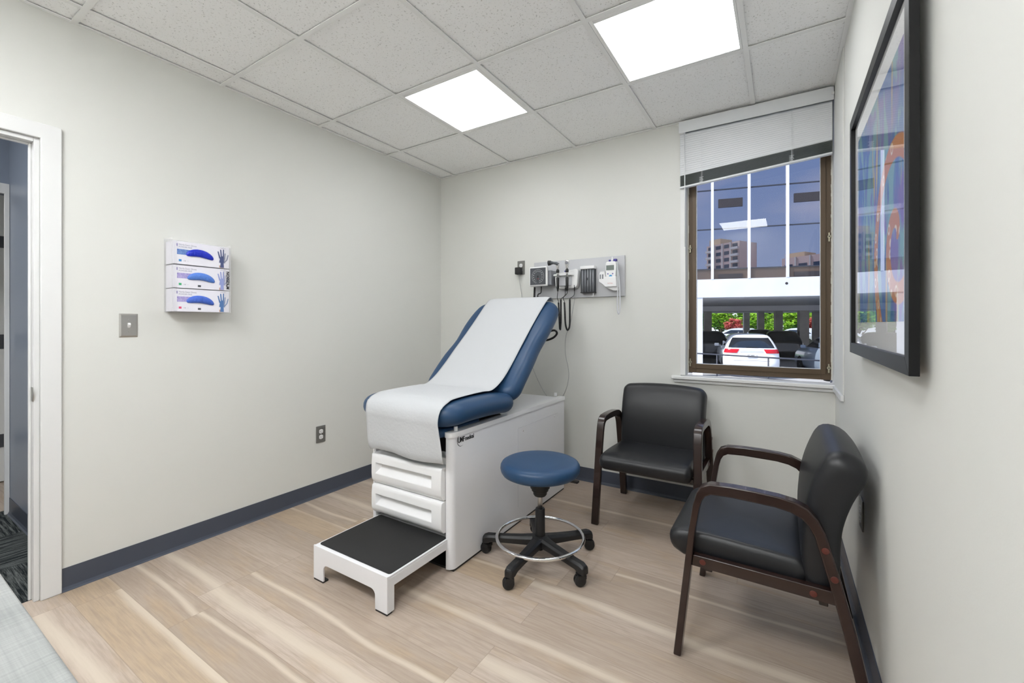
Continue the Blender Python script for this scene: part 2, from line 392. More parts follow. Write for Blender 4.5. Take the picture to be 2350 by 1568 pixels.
def cushion(bm, w, l, h, rc, rex, rey, crown=0.0, mapf=None, ring=10, arc=8, inner=7):
    """padded slab; outline is a rounded rectangle w by l, thickness h, edges rounded by rex / rey"""
    def outline(dx, dy):
        a, b = w/2-dx, l/2-dy; r = max(0.004, rc-min(dx, dy)); r = min(r, a, b); pts = []
        for (cx, cy, a0) in ((a-r, b-r, 0), (-(a-r), b-r, pi/2), (-(a-r), -(b-r), pi), (a-r, -(b-r), 1.5*pi)):
            for i in range(arc+1): t = a0+pi/2*i/arc; pts.append((cx+r*cos(t), cy+r*sin(t)))
        # straight runs get extra points so that the slab can bend
        full = []; n = len(pts)
        for i in range(n):
            p, q = pts[i], pts[(i+1) % n]; full.append(p)
            if i % (arc+1) == arc:
                m = 14
                for j in range(1, m): full.append((p[0]+(q[0]-p[0])*j/m, p[1]+(q[1]-p[1])*j/m))
        return full
    layers = []
    for i in range(inner): s = (i+0.001)/inner; layers.append(('s', s, -h/2))
    for i in range(ring+1): t = -pi/2+pi*i/ring; layers.append(('e', t, 0))
    for i in range(inner-1, -1, -1): s = (i+0.001)/inner; layers.append(('s', s, h/2))
    base = outline(rex, rey); rings = []
    for kind, t, z in layers:
        if kind == 's': pts = [(p[0]*t, p[1]*t) for p in base]; zz = z + (1 if z > 0 else -1)*crown*(1-t*t)
        else: pts = outline(rex*(1-cos(t)), rey*(1-cos(t))); zz = h/2*sin(t)
        vs = []
        for p in pts:
            P = Vector((p[0], p[1], zz))
            vs.append(bm.verts.new(mapf(P) if mapf else P))
        rings.append(vs)
    n = len(rings[0])
    for A, B in zip(rings, rings[1:]):
        for j in range(n): bm.faces.new((A[j], A[(j+1) % n], B[(j+1) % n], B[j]))
    bm.faces.new(rings[0][::-1]); bm.faces.new(rings[-1])
def curve_map(pts, L, fn):
    """y in [-L/2, L/2] runs along pts (a,b); fn(x, a, b, na, nb, z) -> world"""
    P = smooth_path([(p[0], p[1], 0) for p in pts], 10); S = [0]
    for a, b in zip(P, P[1:]): S.append(S[-1]+(b-a).length)
    def f(v):
        d = (v.y/L+0.5)*S[-1]
        i = 0
        while i < len(P)-2 and S[i+1] < d: i += 1
        t = (d-S[i])/max(1e-9, S[i+1]-S[i]); c = P[i]+(P[i+1]-P[i])*t
        T = (P[min(i+1, len(P)-1)]-P[max(i-1, 0)]) if True else None; T.normalize()
        return fn(v.x, c.x, c.y, -T.y, T.x, v.z)
    return f
def text(name, s, size, m, parent, mtx, extrude=0.0004, bold=0.0, align='LEFT', xs=1.0):
    cu = bpy.data.curves.new(name, 'FONT'); cu.body = s; cu.size = size; cu.extrude = extrude; cu.offset = bold; cu.align_x = align; cu.resolution_u = 3
    t = bpy.data.objects.new(name+'_tmp', cu); col.objects.link(t)
    dg = bpy.context.evaluated_depsgraph_get(); dg.update()
    me = bpy.data.meshes.new_from_object(t.evaluated_get(dg)); bpy.data.objects.remove(t); bpy.data.curves.remove(cu)
    me.transform(Matrix.Diagonal((xs, 1, 1, 1))); me.transform(mtx)
    me.materials.clear(); me.materials.append(M[m]); me.name = name
    o = bpy.data.objects.new(name, me); col.objects.link(o); o.parent = parent; return o
def on_plane(right, up, origin):
    r = Vector(right).normalized(); u = Vector(up).normalized(); n = r.cross(u)
    return Matrix(((r.x, u.x, n.x, origin[0]), (r.y, u.y, n.y, origin[1]), (r.z, u.z, n.z, origin[2]), (0, 0, 0, 1)))
def kids(o): return [c for c in bpy.data.objects if c.parent == o]
def copy_tree(o, parent=None):
    c = o.copy(); col.objects.link(c); c.parent = parent
    for k in kids(o): copy_tree(k, c)
    return c

# ------------------------------------------------------------------ room shell
H = 2.585; XR = 3.025; YF = -3.75
struct('floor', box(-0.06, XR+.1, YF-.1, 0.1, -0.12, 0), 'floor')
X0, Y1, S = 0.1685, -0.6659, 0.6096
LX = [(0.814, 1.353), (2.028, 2.582)]; LY = [(-1.236, -0.690), (-3.675, -3.13)]
# acoustic tiles, cut out where the light panels sit
bm = bmesh.new()
xs = [-0.0] + [X0+S*i for i in range(5)] + [XR]; ys = [0.0] + [Y1-S*i for i in range(5)] + [YF]
lights = [(2, 1), (4, 1), (2, 5), (4, 5)]
for i in range(len(xs)-1):
    for j in range(len(ys)-1):
        if (i, j) in lights: continue
        bx(bm, xs[i]+.002, xs[i+1]-.002, ys[j+1]+.002, ys[j]-.002, H+.009, H+.025)
struct('ceiling', bm, 'tile')
bm = bmesh.new()
for i in range(1, 6): bx(bm, xs[i]-.012, xs[i]+.012, YF, 0, H, H+.004)
for j in range(1, 6):
    for i in range(len(xs)-1): bx(bm, xs[i]+(.012 if i else 0), xs[i+1]-(.012 if i < 5 else 0), ys[j]-.012, ys[j]+.012, H, H+.004)
bx(bm, 0, .02, YF, 0, H+.001, H+.005); bx(bm, XR-.02, XR, YF, 0, H+.001, H+.005)
bx(bm, 0.02, XR-.02, -.02, 0, H+.0012, H+.005); bx(bm, 0.02, XR-.02, YF, YF+.02, H+.0012, H+.005)
o = struct('trim_1', bm, 'grid'); o['label'] = 'white metal grid holding the ceiling tiles'
struct('ceiling_slab', box(-4.2, XR+.3, -6.2, 0.35, H+.03, H+.16), 'gap').name = 'ceiling_upper'
# walls
DW0, DW1, DH = -3.50, -2.60, 2.02      # door opening in the left wall
WX0, WZ0 = 2.169, 0.835                # window opening in the back wall
struct('wall_left', boxes((-.05, 0, DW1, 0.0, 0, H+.03), (-.05, 0, DW0, DW1, DH, H+.03), (-.05, 0, YF, DW0, 0, H+.03)), 'wall')
struct('wall_back', boxes((-.12, WX0, 0, .16, -.12, H+.03), (WX0, XR+.1, 0, .16, -.12, WZ0), (WX0, XR+.1, .10, .16, 2.50, H+.03), (XR, XR+.1, 0.0, .16, WZ0, H+.03), (WX0, XR, 0.0, .10, 2.583, H+.03)), 'wall')
struct('wall_right', box(XR, XR+.1, YF-.1, 0, -.12, H+.03), 'wall')
struct('wall_front', box(-.05, XR, YF-.1, YF, -.0, H+.03), 'wall')
def cove(name, path):     # path on floor; profile toes out to the room side
    prof = [(0, .104), (.003, .104), (.0035, .018), (.008, .006), (.014, .0015), (.014, 0), (0, 0)]
    (xa, ya), (xb, yb), (nx, ny) = path; bm = bmesh.new()
    A = [bm.verts.new((xa+nx*d, ya+ny*d, z)) for d, z in prof]; B = [bm.verts.new((xb+nx*d, yb+ny*d, z)) for d, z in prof]
    bm.faces.new(A); bm.faces.new(B[::-1])
    for i in range(len(prof)): k = (i+1) % len(prof); bm.faces.new((A[i], B[i], B[k], A[k]))
    return struct(name, bm, 'cove')
cove('baseboard_left', ((0.0005, -2.54), (0.0005, 0), (1, 0)))
cove('baseboard_back', ((0.0, -.0005), (XR, -.0005), (0, -1)))
cove('baseboard_right', ((XR-.0005, YF), (XR-.0005, 0), (-1, 0)))
# door casing + jamb
d = struct('door_1', boxes((-.051, -.001, DW1-.018, DW1+.0, 0, DH), (-.051, -.001, DW0, DW0+.018, 0, DH), (-.051, -.001, DW0+.018, DW1-.018, DH-.018, DH)), 'trim', bevel=.002)
d['label'] = 'white door frame opening onto the hall'
def casing(bm, y0, y1, z, x0, x1, wd=.066):
    prism(bm, [(y1, 0), (y1+wd, 0), (y1+wd, z+wd), (y0-wd, z+wd), (y0-wd, 0), (y0, 0), (y0, z), (y1, z)], 'x', x0, x1)
bm = bmesh.new(); casing(bm, DW0, DW1, DH, 0.0005, .016)
obj('casing', bm, 'trim', d, bevel=.004)
bm = bmesh.new(); casing(bm, DW0+.001, DW1-.001, DH, -.062, -.0512)
obj('casing', bm, 'trim', d, bevel=.004)
obj('door_stop', boxes((-.050, -.038, DW1-.027, DW1-.018, 0, DH-.018), (-.050, -.038, DW0+.018, DW0+.027, 0, DH-.018), (-.050, -.038, DW0+.027, DW1-.027, DH-.027, DH-.018)), 'trim', d, bevel=.002)
bm = bmesh.new()
prism(bm, [(-.036, .872), (-.004, .872), (.004, .880), (.009, .892), (.010, .903), (.009, .914), (.004, .926), (-.004, .934), (-.036, .934)], 'y', DW1-.0205, DW1-.0178)
obj('strike_plate', bm, 'steel', d)
# window
win = thing('window_1', None, None); win['kind'] = 'structure'
fx0, fx1, fz0, fz1 = 2.205, 3.018, .872, 2.50
obj('window_frame', boxes((fx0, fx0+.05, .088, .135, fz0, fz1), (fx1-.058, fx1, .088, .135, fz0, fz1), (fx0+.05, fx1-.058, .088, .135, fz0, fz0+.062), (fx0+.05, fx1-.058, .088, .135, fz1-.05, fz1)), 'bronze', win, bevel=.002)
obj('window_sash', boxes((fx0+.026, fx0+.050, .080, .0885, fz0+.032, fz1-.03), (fx1-.058, fx1-.032, .080, .0885, fz0+.032, fz1-.03), (fx0+.05, fx1-.058, .080, .0885, fz0+.032, fz0+.062)), 'bronze', win, bevel=.0015)
obj('window_pane', box(fx0+.045, fx1-.052, .112, .116, fz0+.055, fz1-.04), 'pane', win)
obj('glazing_bead', boxes((fx0+.05, fx0+.0525, .09, .111, fz0+.0645, fz1-.05), (fx1-.0605, fx1-.058, .09, .111, fz0+.0645, fz1-.05), (fx0+.05, fx1-.058, .09, .111, fz0+.062, fz0+.0645)), 'trim', win)
for lx, lz in ((fx0+.013, 1.735), (fx0+.013, .945), (fx1-.016, 1.735), (fx1-.018, .945)):
    bm = bmesh.new(); lathe(bm, [(.0001, -.012), (.008, -.012), (.011, -.006), (.011, 0), (.0001, 0)], (lx, .087, lz), 'y', 16)
    bx(bm, lx-.004, lx+.004, .076, .087, lz-.030, lz-.006); bx(bm, lx-.0035, lx+.0035, .078, .087, lz+.006, lz+.024)
    l = obj('window_latch', bm, 'zinc', win, bevel=.001)
    bm = bmesh.new(); lathe(bm, [(.0001, -.014), (.0036, -.014), (.0036, -.0115), (.0001, -.0115)], (lx, .087, lz), 'y', 12); obj('latch_hole', bm, 'ink_black', l)
# ragged caulk bead around the frame
random.seed(4); bm = bmesh.new()
for k in range(90):
    z = fz0 + k*.0181; a = .004+.005*random.random()
    bx(bm, fx1-.0035-a*.5, fx1+.0065, .083, .0885, z, z+.0178)
for k in range(30):
    z = fz0 + k*.054; a = .003*random.random()
    bx(bm, fx0-.006, fx0+.001+a, .084, .0885, z, z+.0535)
obj('caulk', bm, 'caulk', win)
# white reveal boards of the window recess
o = struct('trim_2', boxes((WX0-.0005, 2.200, -.001, .0885, WZ0+.025, H-.002), (3.0185, XR-.0005, 0.0, .0885, WZ0+.025, H-.002)), 'trim'); o['label'] = 'white side boards of the window recess'
bm = bmesh.new(); bx(bm, 2.112, XR-.001, -.036, 0, WZ0-.002, WZ0+.022); bx(bm, WX0, XR-.001, 0, .0885, WZ0+.001, WZ0+.022)
o = struct('trim_3', bm, 'trim', bevel=.006, seg=3); o['label'] = 'white window stool board with rounded nose'
o = struct('trim_4', box(2.125, XR-.001, -.017, -.0005, WZ0-.024, WZ0-.0025), 'trim', bevel=.005); o['label'] = 'white moulding under the window sill'
o = struct('trim_5', box(XR-.016, XR-.0005, -.43, -.0375, WZ0-.012, WZ0+.018), 'trim', bevel=.003); o['label'] = 'short white sill return on the right wall'
o = struct('trim_6', box(XR-.006, XR-.0005, -.43, -.0005, WZ0+.0185, H-.001), 'wall'); o['label'] = 'painted return panel above the sill on the right wall'

# ------------------------------------------------------------------ hall seen through the door
struct('floor_hall', box(-1.52, -.035, -6.0, -2.47, -.12, 0.001), 'carpet')
struct('floor_far', box(-4.0, -1.52, -6.0, -.5, -.12, 0.0), 'floor')
struct('wall_hall', box(-1.52, -.0505, -2.47, -2.35, 0, H+.03), 'bluewall')
struct('wall_hall_end', boxes((-1.52, -1.44, -6, -3.42, 0, H), (-1.52, -1.44, -3.42, -2.47, 2.04, H)), 'bluewall')
struct('wall_far', boxes((-4.1, -4.0, -6, -.5, 0, H), (-4.0, -1.52, -.6, -.5, 0, H), (-4.0, 0, -6.1, -6.0, 0, H), (-1.52, -1.50, -2.35, -.6, 0, H), (-.05, -.04, -6, -3.86, 0, H)), 'wall')
struct('ceiling_hall', box(-4.1, -.051, -6.0, -.5, H, H+.029), 'grid')
cove('baseboard_hall', ((-1.42, -2.4705), (-.056, -2.4705), (0, -1)))
bm = bmesh.new(); prism(bm, [(-2.4705, 0), (-2.4705, 2.10), (-3.48, 2.10), (-3.48, 0), (-3.415, 0), (-3.415, 2.035), (-2.493, 2.035), (-2.493, 0)], 'x', -1.4395, -1.422)
o = struct('door_2', bm, 'trim', bevel=.003); o['label'] = 'white frame of the doorway across the hall'
cb = thing('storage_cabinet', 'white cabinet with dark bands seen through the far doorway', 'cabinet', (-2.5, -2.6, 0))
obj('body', box(-.2, .2, -.5, .35, .01, 2.2), 'cab', cb)
for z0, z1 in ((.27, .37), (1.02, 1.13), (1.79, 1.88)): obj('open_shelf', box(.195, .203, -.48, .33, z0, z1), 'grey_dark', cb)
obj('shelf_edge', box(.2, .212, -.48, .33, 1.97, 1.99), 'cab', cb)
hl = thing('ceiling_light', 'ceiling panel in the hall beyond the door', 'light', (-.75, -3.6, H))
obj('diffuser', box(-.27, .27, -.27, .27, -.006, 0), mat('hall diffuser', (255, 255, 255), 0.5, emit=((255, 255, 255), 16)), hl)
hl2 = thing('ceiling_light', 'ceiling panel over the far room', 'light', (-2.6, -3.2, H))
obj('diffuser', box(-.27, .27, -.27, .27, -.006, 0), mat('far diffuser', (255, 255, 255), 0.5, emit=((255, 255, 255), 14)), hl2)

# ------------------------------------------------------------------ ceiling lights
names = {(0, 0): 'smaller looking square ceiling panel, further from the window', (1, 0): 'square ceiling panel nearest the window, cut by the top edge',
         (0, 1): 'added unseen fill panel behind the camera, door side', (1, 1): 'added unseen fill panel behind the camera, picture side'}  # rear pair is added out of view to brighten walls, floor and ceiling
for a in (0, 1):
    for b in (0, 1):
        x0, x1 = LX[a]; y0, y1 = LY[b]; gx0, gx1 = X0+S*(1+2*a), X0+S*(2+2*a); gy1 = Y1-S*(4*b); gy0 = gy1-S
        t = thing('ceiling_light', names[(a, b)], 'light', ((x0+x1)/2, (y0+y1)/2, H))
        cx, cy = (x0+x1)/2, (y0+y1)/2; e = .013
        obj('frame', boxes((gx0+e-cx, x0-cx, gy0+e-cy, gy1-e-cy, .0005, .02), (x1-cx, gx1-e-cx, gy0+e-cy, gy1-e-cy, .0005, .02), (x0-cx, x1-cx, gy0+e-cy, y0-cy, .0005, .02), (x0-cx, x1-cx, y1-cy, gy1-e-cy, .0005, .02)), 'grid', t, bevel=.001)
        obj('diffuser', box(x0-cx, x1-cx, y0-cy, y1-cy, .003, .012), 'diffuser_fill' if b else 'diffuser', t)

# ------------------------------------------------------------------ exam table
tb = thing('exam_table', 'white exam table with raised navy blue vinyl back and pull-out step', 'exam table', (1.11, -.87, 0))
def T(bm, name, m, par=None, **k):
    for v in bm.verts: v.co -= Vector((1.11, -.87, 0))
    return obj(name, bm, m, par or tb, **k)
AX0, AX1, AY0, AY1 = .82, 1.403, -1.50, -.24
def side_panel(bm, xi, xo):    # xi inner, xo outer; front corner rounded
    r = .035*(1 if xo > xi else -1); pts = [(xi, AY1), (xi, AY0+.006), (xi+(xo-xi)*.15, AY0)]
    for i in range(7): t = i/6*pi/2; pts.append((xo-r+r*sin(t), AY0+.035-.035*cos(t)))
    pts.append((xo, AY1)); return pts
for xi, xo, z0 in ((1.362, AX1, .012), (.858, AX0, .012)):
    bm = bmesh.new(); prism(bm, side_panel(bm, xi, xo), 'z', z0, .655); T(bm, 'side_panel', 'white_metal', bevel=.002)
    bm = bmesh.new(); c = 1 if xo > xi else -1
    pts = [(p[0]+(.006*c if abs(p[0]-xo) < .04 else 0), p[1]-(.008 if p[1] < AY0+.02 else 0)) for p in side_panel(bm, xi, xo)]
    prism(bm, pts, 'z', .6555, .680); T(bm, 'side_rail', 'white_plastic', bevel=.004, seg=3)
T(boxes((.825, 1.40, AY0+.02, AY1, .0005, .0115)), 'base_gasket', 'black_plastic')
T(boxes((.8585, 1.3615, -.30, AY1+.01, .012, .655), (.8585, 1.3615, -.95, AY1+.01, .655, .668), (.8585, 1.3615, -1.44, -.30, .500, .510), (.8585, 1.3615, -1.44, -1.43, .53, .56)), 'cabinet_body', 'white_metal', bevel=.002)
T(boxes((.859, 1.361, -1.44, -.96, .511, .524), (.859, 1.361, -1.30, -1.29, .19, .499)), 'inner_tray', 'black_plastic')
T(box(.8585, 1.3615, -1.475, -1.445, .5105, .545), 'cross_rail', 'white_plastic', bevel=.004)
# drawers with an angled finger recess
for z0, z1 in ((.346, .508), (.186, .340)):
    bm = bmesh.new(); x0, x1 = .8600, 1.3600; yf = -1.522; rx0, rx1 = .893, 1.296; rz1 = z1-.048; rz0 = z1-.105
    bulge = lambda z: yf - .006*sin(pi*(z-z0)/(z1-z0)) + (.016*((z0+.03-z)/.03)**2 if z < z0+.03 else 0)
    zs = [z0, z0+.008, z0+.018, z0+.03, rz0, rz1, z1-.02, z1-.006, z1]; X = [x0, rx0, rx1, x1]
    g = [[bm.verts.new((x, bulge(z) if z < z1 else yf+.006, z)) for x in X] for z in zs]
    for i in range(len(zs)-1):
        for j in range(3):
            if zs[i] == rz0 and j == 1: continue
            bm.faces.new((g[i][j], g[i][j+1], g[i+1][j+1], g[i+1][j]))
    # recess: steep under the top lip, sloping out to the bottom edge
    a, b, c_, d_ = g[4][1], g[4][2], g[5][2], g[5][1]
    p = [bm.verts.new((rx0+.012, yf+.030, rz1-.006)), bm.verts.new((rx1-.004, yf+.030, rz1-.006)), bm.verts.new((rx1-.004, yf+.022, rz0+.022)), bm.verts.new((rx0+.012, yf+.022, rz0+.022))]
    bm.faces.new((d_, c_, p[1], p[0])); bm.faces.new((p[0], p[1], p[2], p[3])); bm.faces.new((p[3], p[2], b, a)); bm.faces.new((a, d_, p[0], p[3])); bm.faces.new((c_, b, p[2], p[1]))
    bk = [[bm.verts.new((x, -1.455, z)) for x in (x0, x1)] for z in (z0, z1)]
    L_ = [r[0] for r in g]; R_ = [r[3] for r in g]
    bm.faces.new(L_+[bk[1][0], bk[0][0]]); bm.faces.new(R_[::-1]+[bk[0][1], bk[1][1]])
    bm.faces.new(g[0][::-1]+[bk[0][0], bk[0][1]]); bm.faces.new(g[-1]+[bk[1][1], bk[1][0]]); bm.faces.new((bk[0][0], bk[1][0], bk[1][1], bk[0][1]))
    T(bm, 'drawer', 'white_plastic', bevel=.003, seg=3, angle=50)
# side access panel and screws
bm = bmesh.new()
for a, b, c_, d_ in ((-.885, -.883, .10, .572), (-.883, -.345, .5765, .5785)): bx(bm, 1.4028, 1.4036, a, b, c_, d_)
sp = T(bm, 'access_panel_edge', 'grey_plastic')
for y, z in ((-.823, .550), (-.395, .560)):
    bm = bmesh.new(); lathe(bm, [(.0001, .0025), (.0035, .0025), (.005, 0)], (1.4032, y, z), 'x', 12); T(bm, 'screw', 'steel')
for x, y, h in ((.838, -1.45, .704), (1.388, -1.45, .704), (.872, -.262, .705), (1.345, -.262, .705)):
    if True:
        bm = bmesh.new(); lathe(bm, [(.010, .6805), (.010, h-.002), (.008, h)], (x, y, 0), 'z', 18); T(bm, 'corner_post', 'white_plastic', smooth=False, bevel=.001)
# step
def in_arc(): pass
s = T(boxes((.872, 1.375, -1.866, -1.30, .150, .160)), 'step_deck', 'white_metal', bevel=.002)
bm = bmesh.new()
leg = [(.872, .008), (.872, .162), (1.376, .162), (1.376, .008), (1.302, .008), (1.302, .062)]
for i in range(6): t = i/5*pi/2; leg.append((1.302-.028+.028*cos(t), .062+.026*sin(t)))
for i in range(6): t = pi/2+i/5*pi/2; leg.append((.946+.028+.028*cos(t), .062+.026*sin(t)))
leg += [(.946, .008)]
prism(bm, leg, 'y', -1.874, -1.866); T(bm, 'step_front', 'white_metal', bevel=.0012)
for a_, b_ in ((.872, .878), (1.370, 1.376)):
    bm = bmesh.new(); prism(bm, [(-1.866, .008), (-1.835, .008), (-1.835, .112), (-1.30, .112), (-1.30, .150), (-1.866, .150)], 'x', a_, b_); T(bm, 'step_side', 'white_metal', bevel=.001)
T(boxes((.874, .944, -1.873, -1.845, .0005, .0078)), 'rubber_foot', 'black_plastic'); T(boxes((1.304, 1.374, -1.873, -1.845, .0005, .0078)), 'rubber_foot', 'black_plastic')
bm = bmesh.new(); r = .012; pts = []
for cx, cy, a0 in ((1.366-r, -1.50, 0), (.885+r, -1.50, pi/2), (.885+r, -1.852+r, pi), (1.366-r, -1.852+r, 1.5*pi)):
    for i in range(5): t = a0+i/4*pi/2; pts.append((cx+r*cos(t), cy+r*sin(t)))
prism(bm, pts, 'z', .1602, .1632); T(bm, 'step_tread', 'stair')
# logo on the side
lg = bmesh.new(); a0, a1 = radians(60), radians(300); n = 30; cy, cz, R = -1.428, .632, .031
ring = []
for i in range(n+1):
    t = a0+(a1-a0)*i/n; wd = .0032*sin(pi*i/n)+.0006
    ring.append((lg.verts.new((1.4038, cy+(R-wd)*cos(t), cz+(R-wd)*sin(t))), lg.verts.new((1.4038, cy+R*cos(t), cz+R*sin(t)))))
for A, B in zip(ring, ring[1:]): lg.faces.new((A[0], A[1], B[1], B[0]))
T(lg, 'logo', 'ink_black')
m0 = on_plane((0, 1, 0), (0, 0, 1), (1.4037-1.11, -1.452+.87, .622))
text('logo', 'UMF', .034, 'ink_black', tb, m0, bold=.0011, xs=.78)
text('logo', 'medical', .030, 'ink_black', tb, on_plane((0, 1, 0), (0, 0, 1), (1.4037-1.11, -1.396+.87, .6225)), bold=.0007, xs=.80)
# cushions
bm = bmesh.new()
cl = [(-1.568, .757), (-1.49, .763), (-1.38, .768), (-1.22, .766), (-1.08, .758), (-.92, .742)]
def seatmap(x, a, b, na, nb, z): return Vector((1.105+x, a+na*z, b+nb*z))
cushion(bm, .69, .65, .110, .13, .055, .055, .010, curve_map(cl, .65, seatmap))
T(bm, 'seat_cushion', 'blue', smooth=True)
bm = bmesh.new(); cl = []
for s_, c_ in ((-.23, -.014), (-.10, -.004), (.05, .0), (.20, -.004), (.35, .0), (.50, -.002), (.64, -.012)):
    d_ = Vector((.743, .669)); nn = Vector((-.669, .743)); p = d_*s_ + nn*(1.247+c_); cl.append((p.x, p.y))
def backmap(x, a, b, na, nb, z):
    s_ = a*.743+b*.669
    wv = 1-.035*math.exp(-((s_-.20)/.10)**2) - .10*max(0, (s_-.42)/.24)**2      # slight waist along the sides
    return Vector((1.10+x*wv, a+na*z, b+nb*z))
cushion(bm, .71, .88, .112, .09, .055, .055, .008, curve_map(cl, .88, backmap))
T(bm, 'back_cushion', 'blue', smooth=True)
bm = bmesh.new(); cushion(bm, .50, .36, .045, .05, .02, .02, 0, lambda v: Vector((1.11+v.x, v.y-1.36, v.z+.672))); T(bm, 'leg_rest_cushion', 'blue', smooth=True)
T(boxes((.90, 1.32, -1.30, -.96, .670, .694), (1.0, 1.22, -1.05, -.95, .66, .73)), 'seat_frame', 'black_plastic')
bm = bmesh.new(); bx(bm, .99, 1.23, -.005, .005, -.33, .22)
bmesh.ops.transform(bm, matrix=Matrix.Translation((0, -.595, 1.005)) @ Matrix.Rotation(-radians(48), 4, 'X'), verts=bm.verts); T(bm, 'back_bracket', 'black_plastic')
# paper sheet
pp = []
for y, z in ((-1.545, .548), (-1.557, .575), (-1.564, .62), (-1.570, .67), (-1.576, .715), (-1.580, .750), (-1.572, .785), (-1.545, .815), (-1.50, .831), (-1.45, .8385), (-1.30, .8410), (-1.18, .8395), (-1.10, .838)): pp.append((y, z))
dd = Vector((.743, .669)); nn = Vector((-.669, .743))
for s_, c_ in ((-.165, .082), (-.05, .072), (.10, .0715), (.25, .070), (.40, .0695), (.52, .069), (.61, .066), (.655, .048), (.672, .015), (.676, -.01)):
    p = dd*s_+nn*(1.247+c_); pp.append((p.x, p.y))
path = smooth_path([(0, p[0], p[1]) for p in pp], 8)
bm = bmesh.new(); NX = 36; rows = []
random.seed(2)
for i, p in enumerate(path):
    s_ = i/len(path); row = []
    for j in range(NX+1):
        u = j/NX*2-1
        hang = max(0, 1-s_*2.6)
        bil = .009*hang*hang*(1-u*u) + .004*hang*sin(5*u+1)
        lift = .0035*(1-abs(u)**3)*sin(9*s_+2.3*u) * .5
        wx = .256 + .004*sin(23*s_) - .006*max(0, s_-.72)
        drop = -.012*hang**3*(sin(3.1*u)*.6+.3)
        dz = -0.010*max(0, abs(u)-.86)/.14 if s_ > .30 else -0.004*max(0, abs(u)-.86)/.14
        nrm = (path[min(i+1, len(path)-1)]-path[max(i-1, 0)]); nrm.normalize(); n_ = Vector((0, -nrm.z, nrm.y))
        q = p + n_*(.0025+abs(lift)+bil*.8) + Vector((0, 0, drop + dz*.6))
        cx_ = 1.137-.030*min(1, max(0, (s_-.25)/.25)); row.append(bm.verts.new((cx_+u*wx, q.y, q.z)))
    rows.append(row)
for A, B in zip(rows, rows[1:]):
    for j in range(NX): bm.faces.new((A[j], A[j+1], B[j+1], B[j]))
ps = obj('paper_sheet', bm, 'paper', None, smooth=True); tag(ps, 'white paper sheet draped over the blue exam table cushions', 'paper sheet')
sm = ps.modifiers.new('thick', 'SOLIDIFY'); sm.thickness = .0008; sm.offset = 1

# ------------------------------------------------------------------ stool
st = thing('rolling_stool', 'round navy blue rolling stool with chrome foot ring and black star base', 'stool', (1.708, -1.166, 0))
bm = bmesh.new(); lathe(bm, [(.0001, .440), (.15, .438), (.178, .441), (.192, .448), (.200, .460), (.2035, .475), (.202, .490), (.196, .501), (.184, .508), (.165, .5115), (.10, .5135), (.0001, .514)], n=72)
obj('seat', bm, 'blue', st, smooth=True)
bm = bmesh.new(); lathe(bm, [(.0001, .439), (.050, .4375), (.050, .372), (.043, .370), (.043, .358), (.036, .356), (.035, .340), (.028, .331), (.0001, .330)], n=28); obj('seat_mount', bm, 'black_plastic', st, bevel=.001)
bm = bmesh.new(); lathe(bm, [(.0125, .25), (.0125, .392)], n=24); obj('gas_lift', bm, 'steel', st, smooth=True)
bm = bmesh.new(); lathe(bm, [(.036, .118), (.0255, .125), (.0245, .262), (.022, .268), (.013, .268)], n=28); obj('column_cover', bm, 'black_plastic', st, bevel=.001)
bm = bmesh.new(); lathe(bm, [(.0001, .055), (.016, .055), (.018, .075), (.040, .085), (.042, .125), (.036, .130), (.0001, .130)], n=28); obj('hub', bm, 'black_plastic', st, bevel=.002)
bm = bmesh.new(); tube(bm, smooth_path([(.02, .02, .415), (.08, .055, .413), (.125, .085, .405)], 4), .005, 8); bx(bm, .118, .172, .078, .104, .398, .409); obj('height_lever', bm, 'black_plastic', st, bevel=.003)
bm = bmesh.new(); tube(bm, [(.221*cos(2*pi*i/64), .221*sin(2*pi*i/64), .122) for i in range(64)], .0088, 12, closed=True); obj('foot_ring', bm, 'chrome', st, smooth=True)
for k in range(5):
    a = radians(198+72*k); ca, sa = cos(a), sin(a)
    bm = bmesh.new(); secs = [(.030, .030, .084, .128), (.10, .026, .080, .119), (.19, .024, .076, .111), (.255, .024, .072, .107), (.280, .024, .062, .106), (.300, .021, .058, .098), (.306, .015, .060, .088)]
    rg = []
    for r_, hw, zb, zt in secs:
        ring = []
        for (u, z) in ((-hw, zb), (hw, zb), (hw, zt-.012), (hw*.55, zt), (-hw*.55, zt), (-hw, zt-.012)): ring.append(bm.verts.new((r_*ca-u*sa, r_*sa+u*ca, z)))
        rg.append(ring)
    for A, B in zip(rg, rg[1:]):
        for j in range(6): bm.faces.new((A[j], A[(j+1) % 6], B[(j+1) % 6], B[j]))
    bm.faces.new(rg[0]); bm.faces.new(rg[-1]); obj('base_arm', bm, 'black_plastic', st, bevel=.004, seg=3, angle=25)
    # twin wheel caster, trailing in its own direction
    ph = a + radians([70, 35, -30, 60, 20][k]); bm = bmesh.new()
    for sgn in (-1, 1):
        prof = [(.0001, sgn*.018), (.018, sgn*.0185), (.0265, sgn*.014), (.0278, sgn*.009), (.0278, sgn*.004), (.024, sgn*.003), (.0001, sgn*.003)]
        lathe(bm, prof, (0, 0, 0), 'x', 24)
    bx(bm, -.004, .004, -.02, .02, -.004, .024); bx(bm, -.0205, .0205, -.014, .026, .010, .0275)
    bmesh.ops.transform(bm, matrix=Matrix.Translation((.281*ca, .281*sa, .0285)) @ Matrix.Rotation(ph, 4, 'Z') @ Matrix.Translation((0, -.010, 0)), verts=bm.verts)
    cst = obj('caster', bm, 'black_plastic', st, bevel=.0008)
    bm = bmesh.new(); lathe(bm, [(.007, .048), (.007, .068)], (.281*ca, .281*sa, 0), 'z', 12); obj('caster_stem', bm, 'steel', cst)

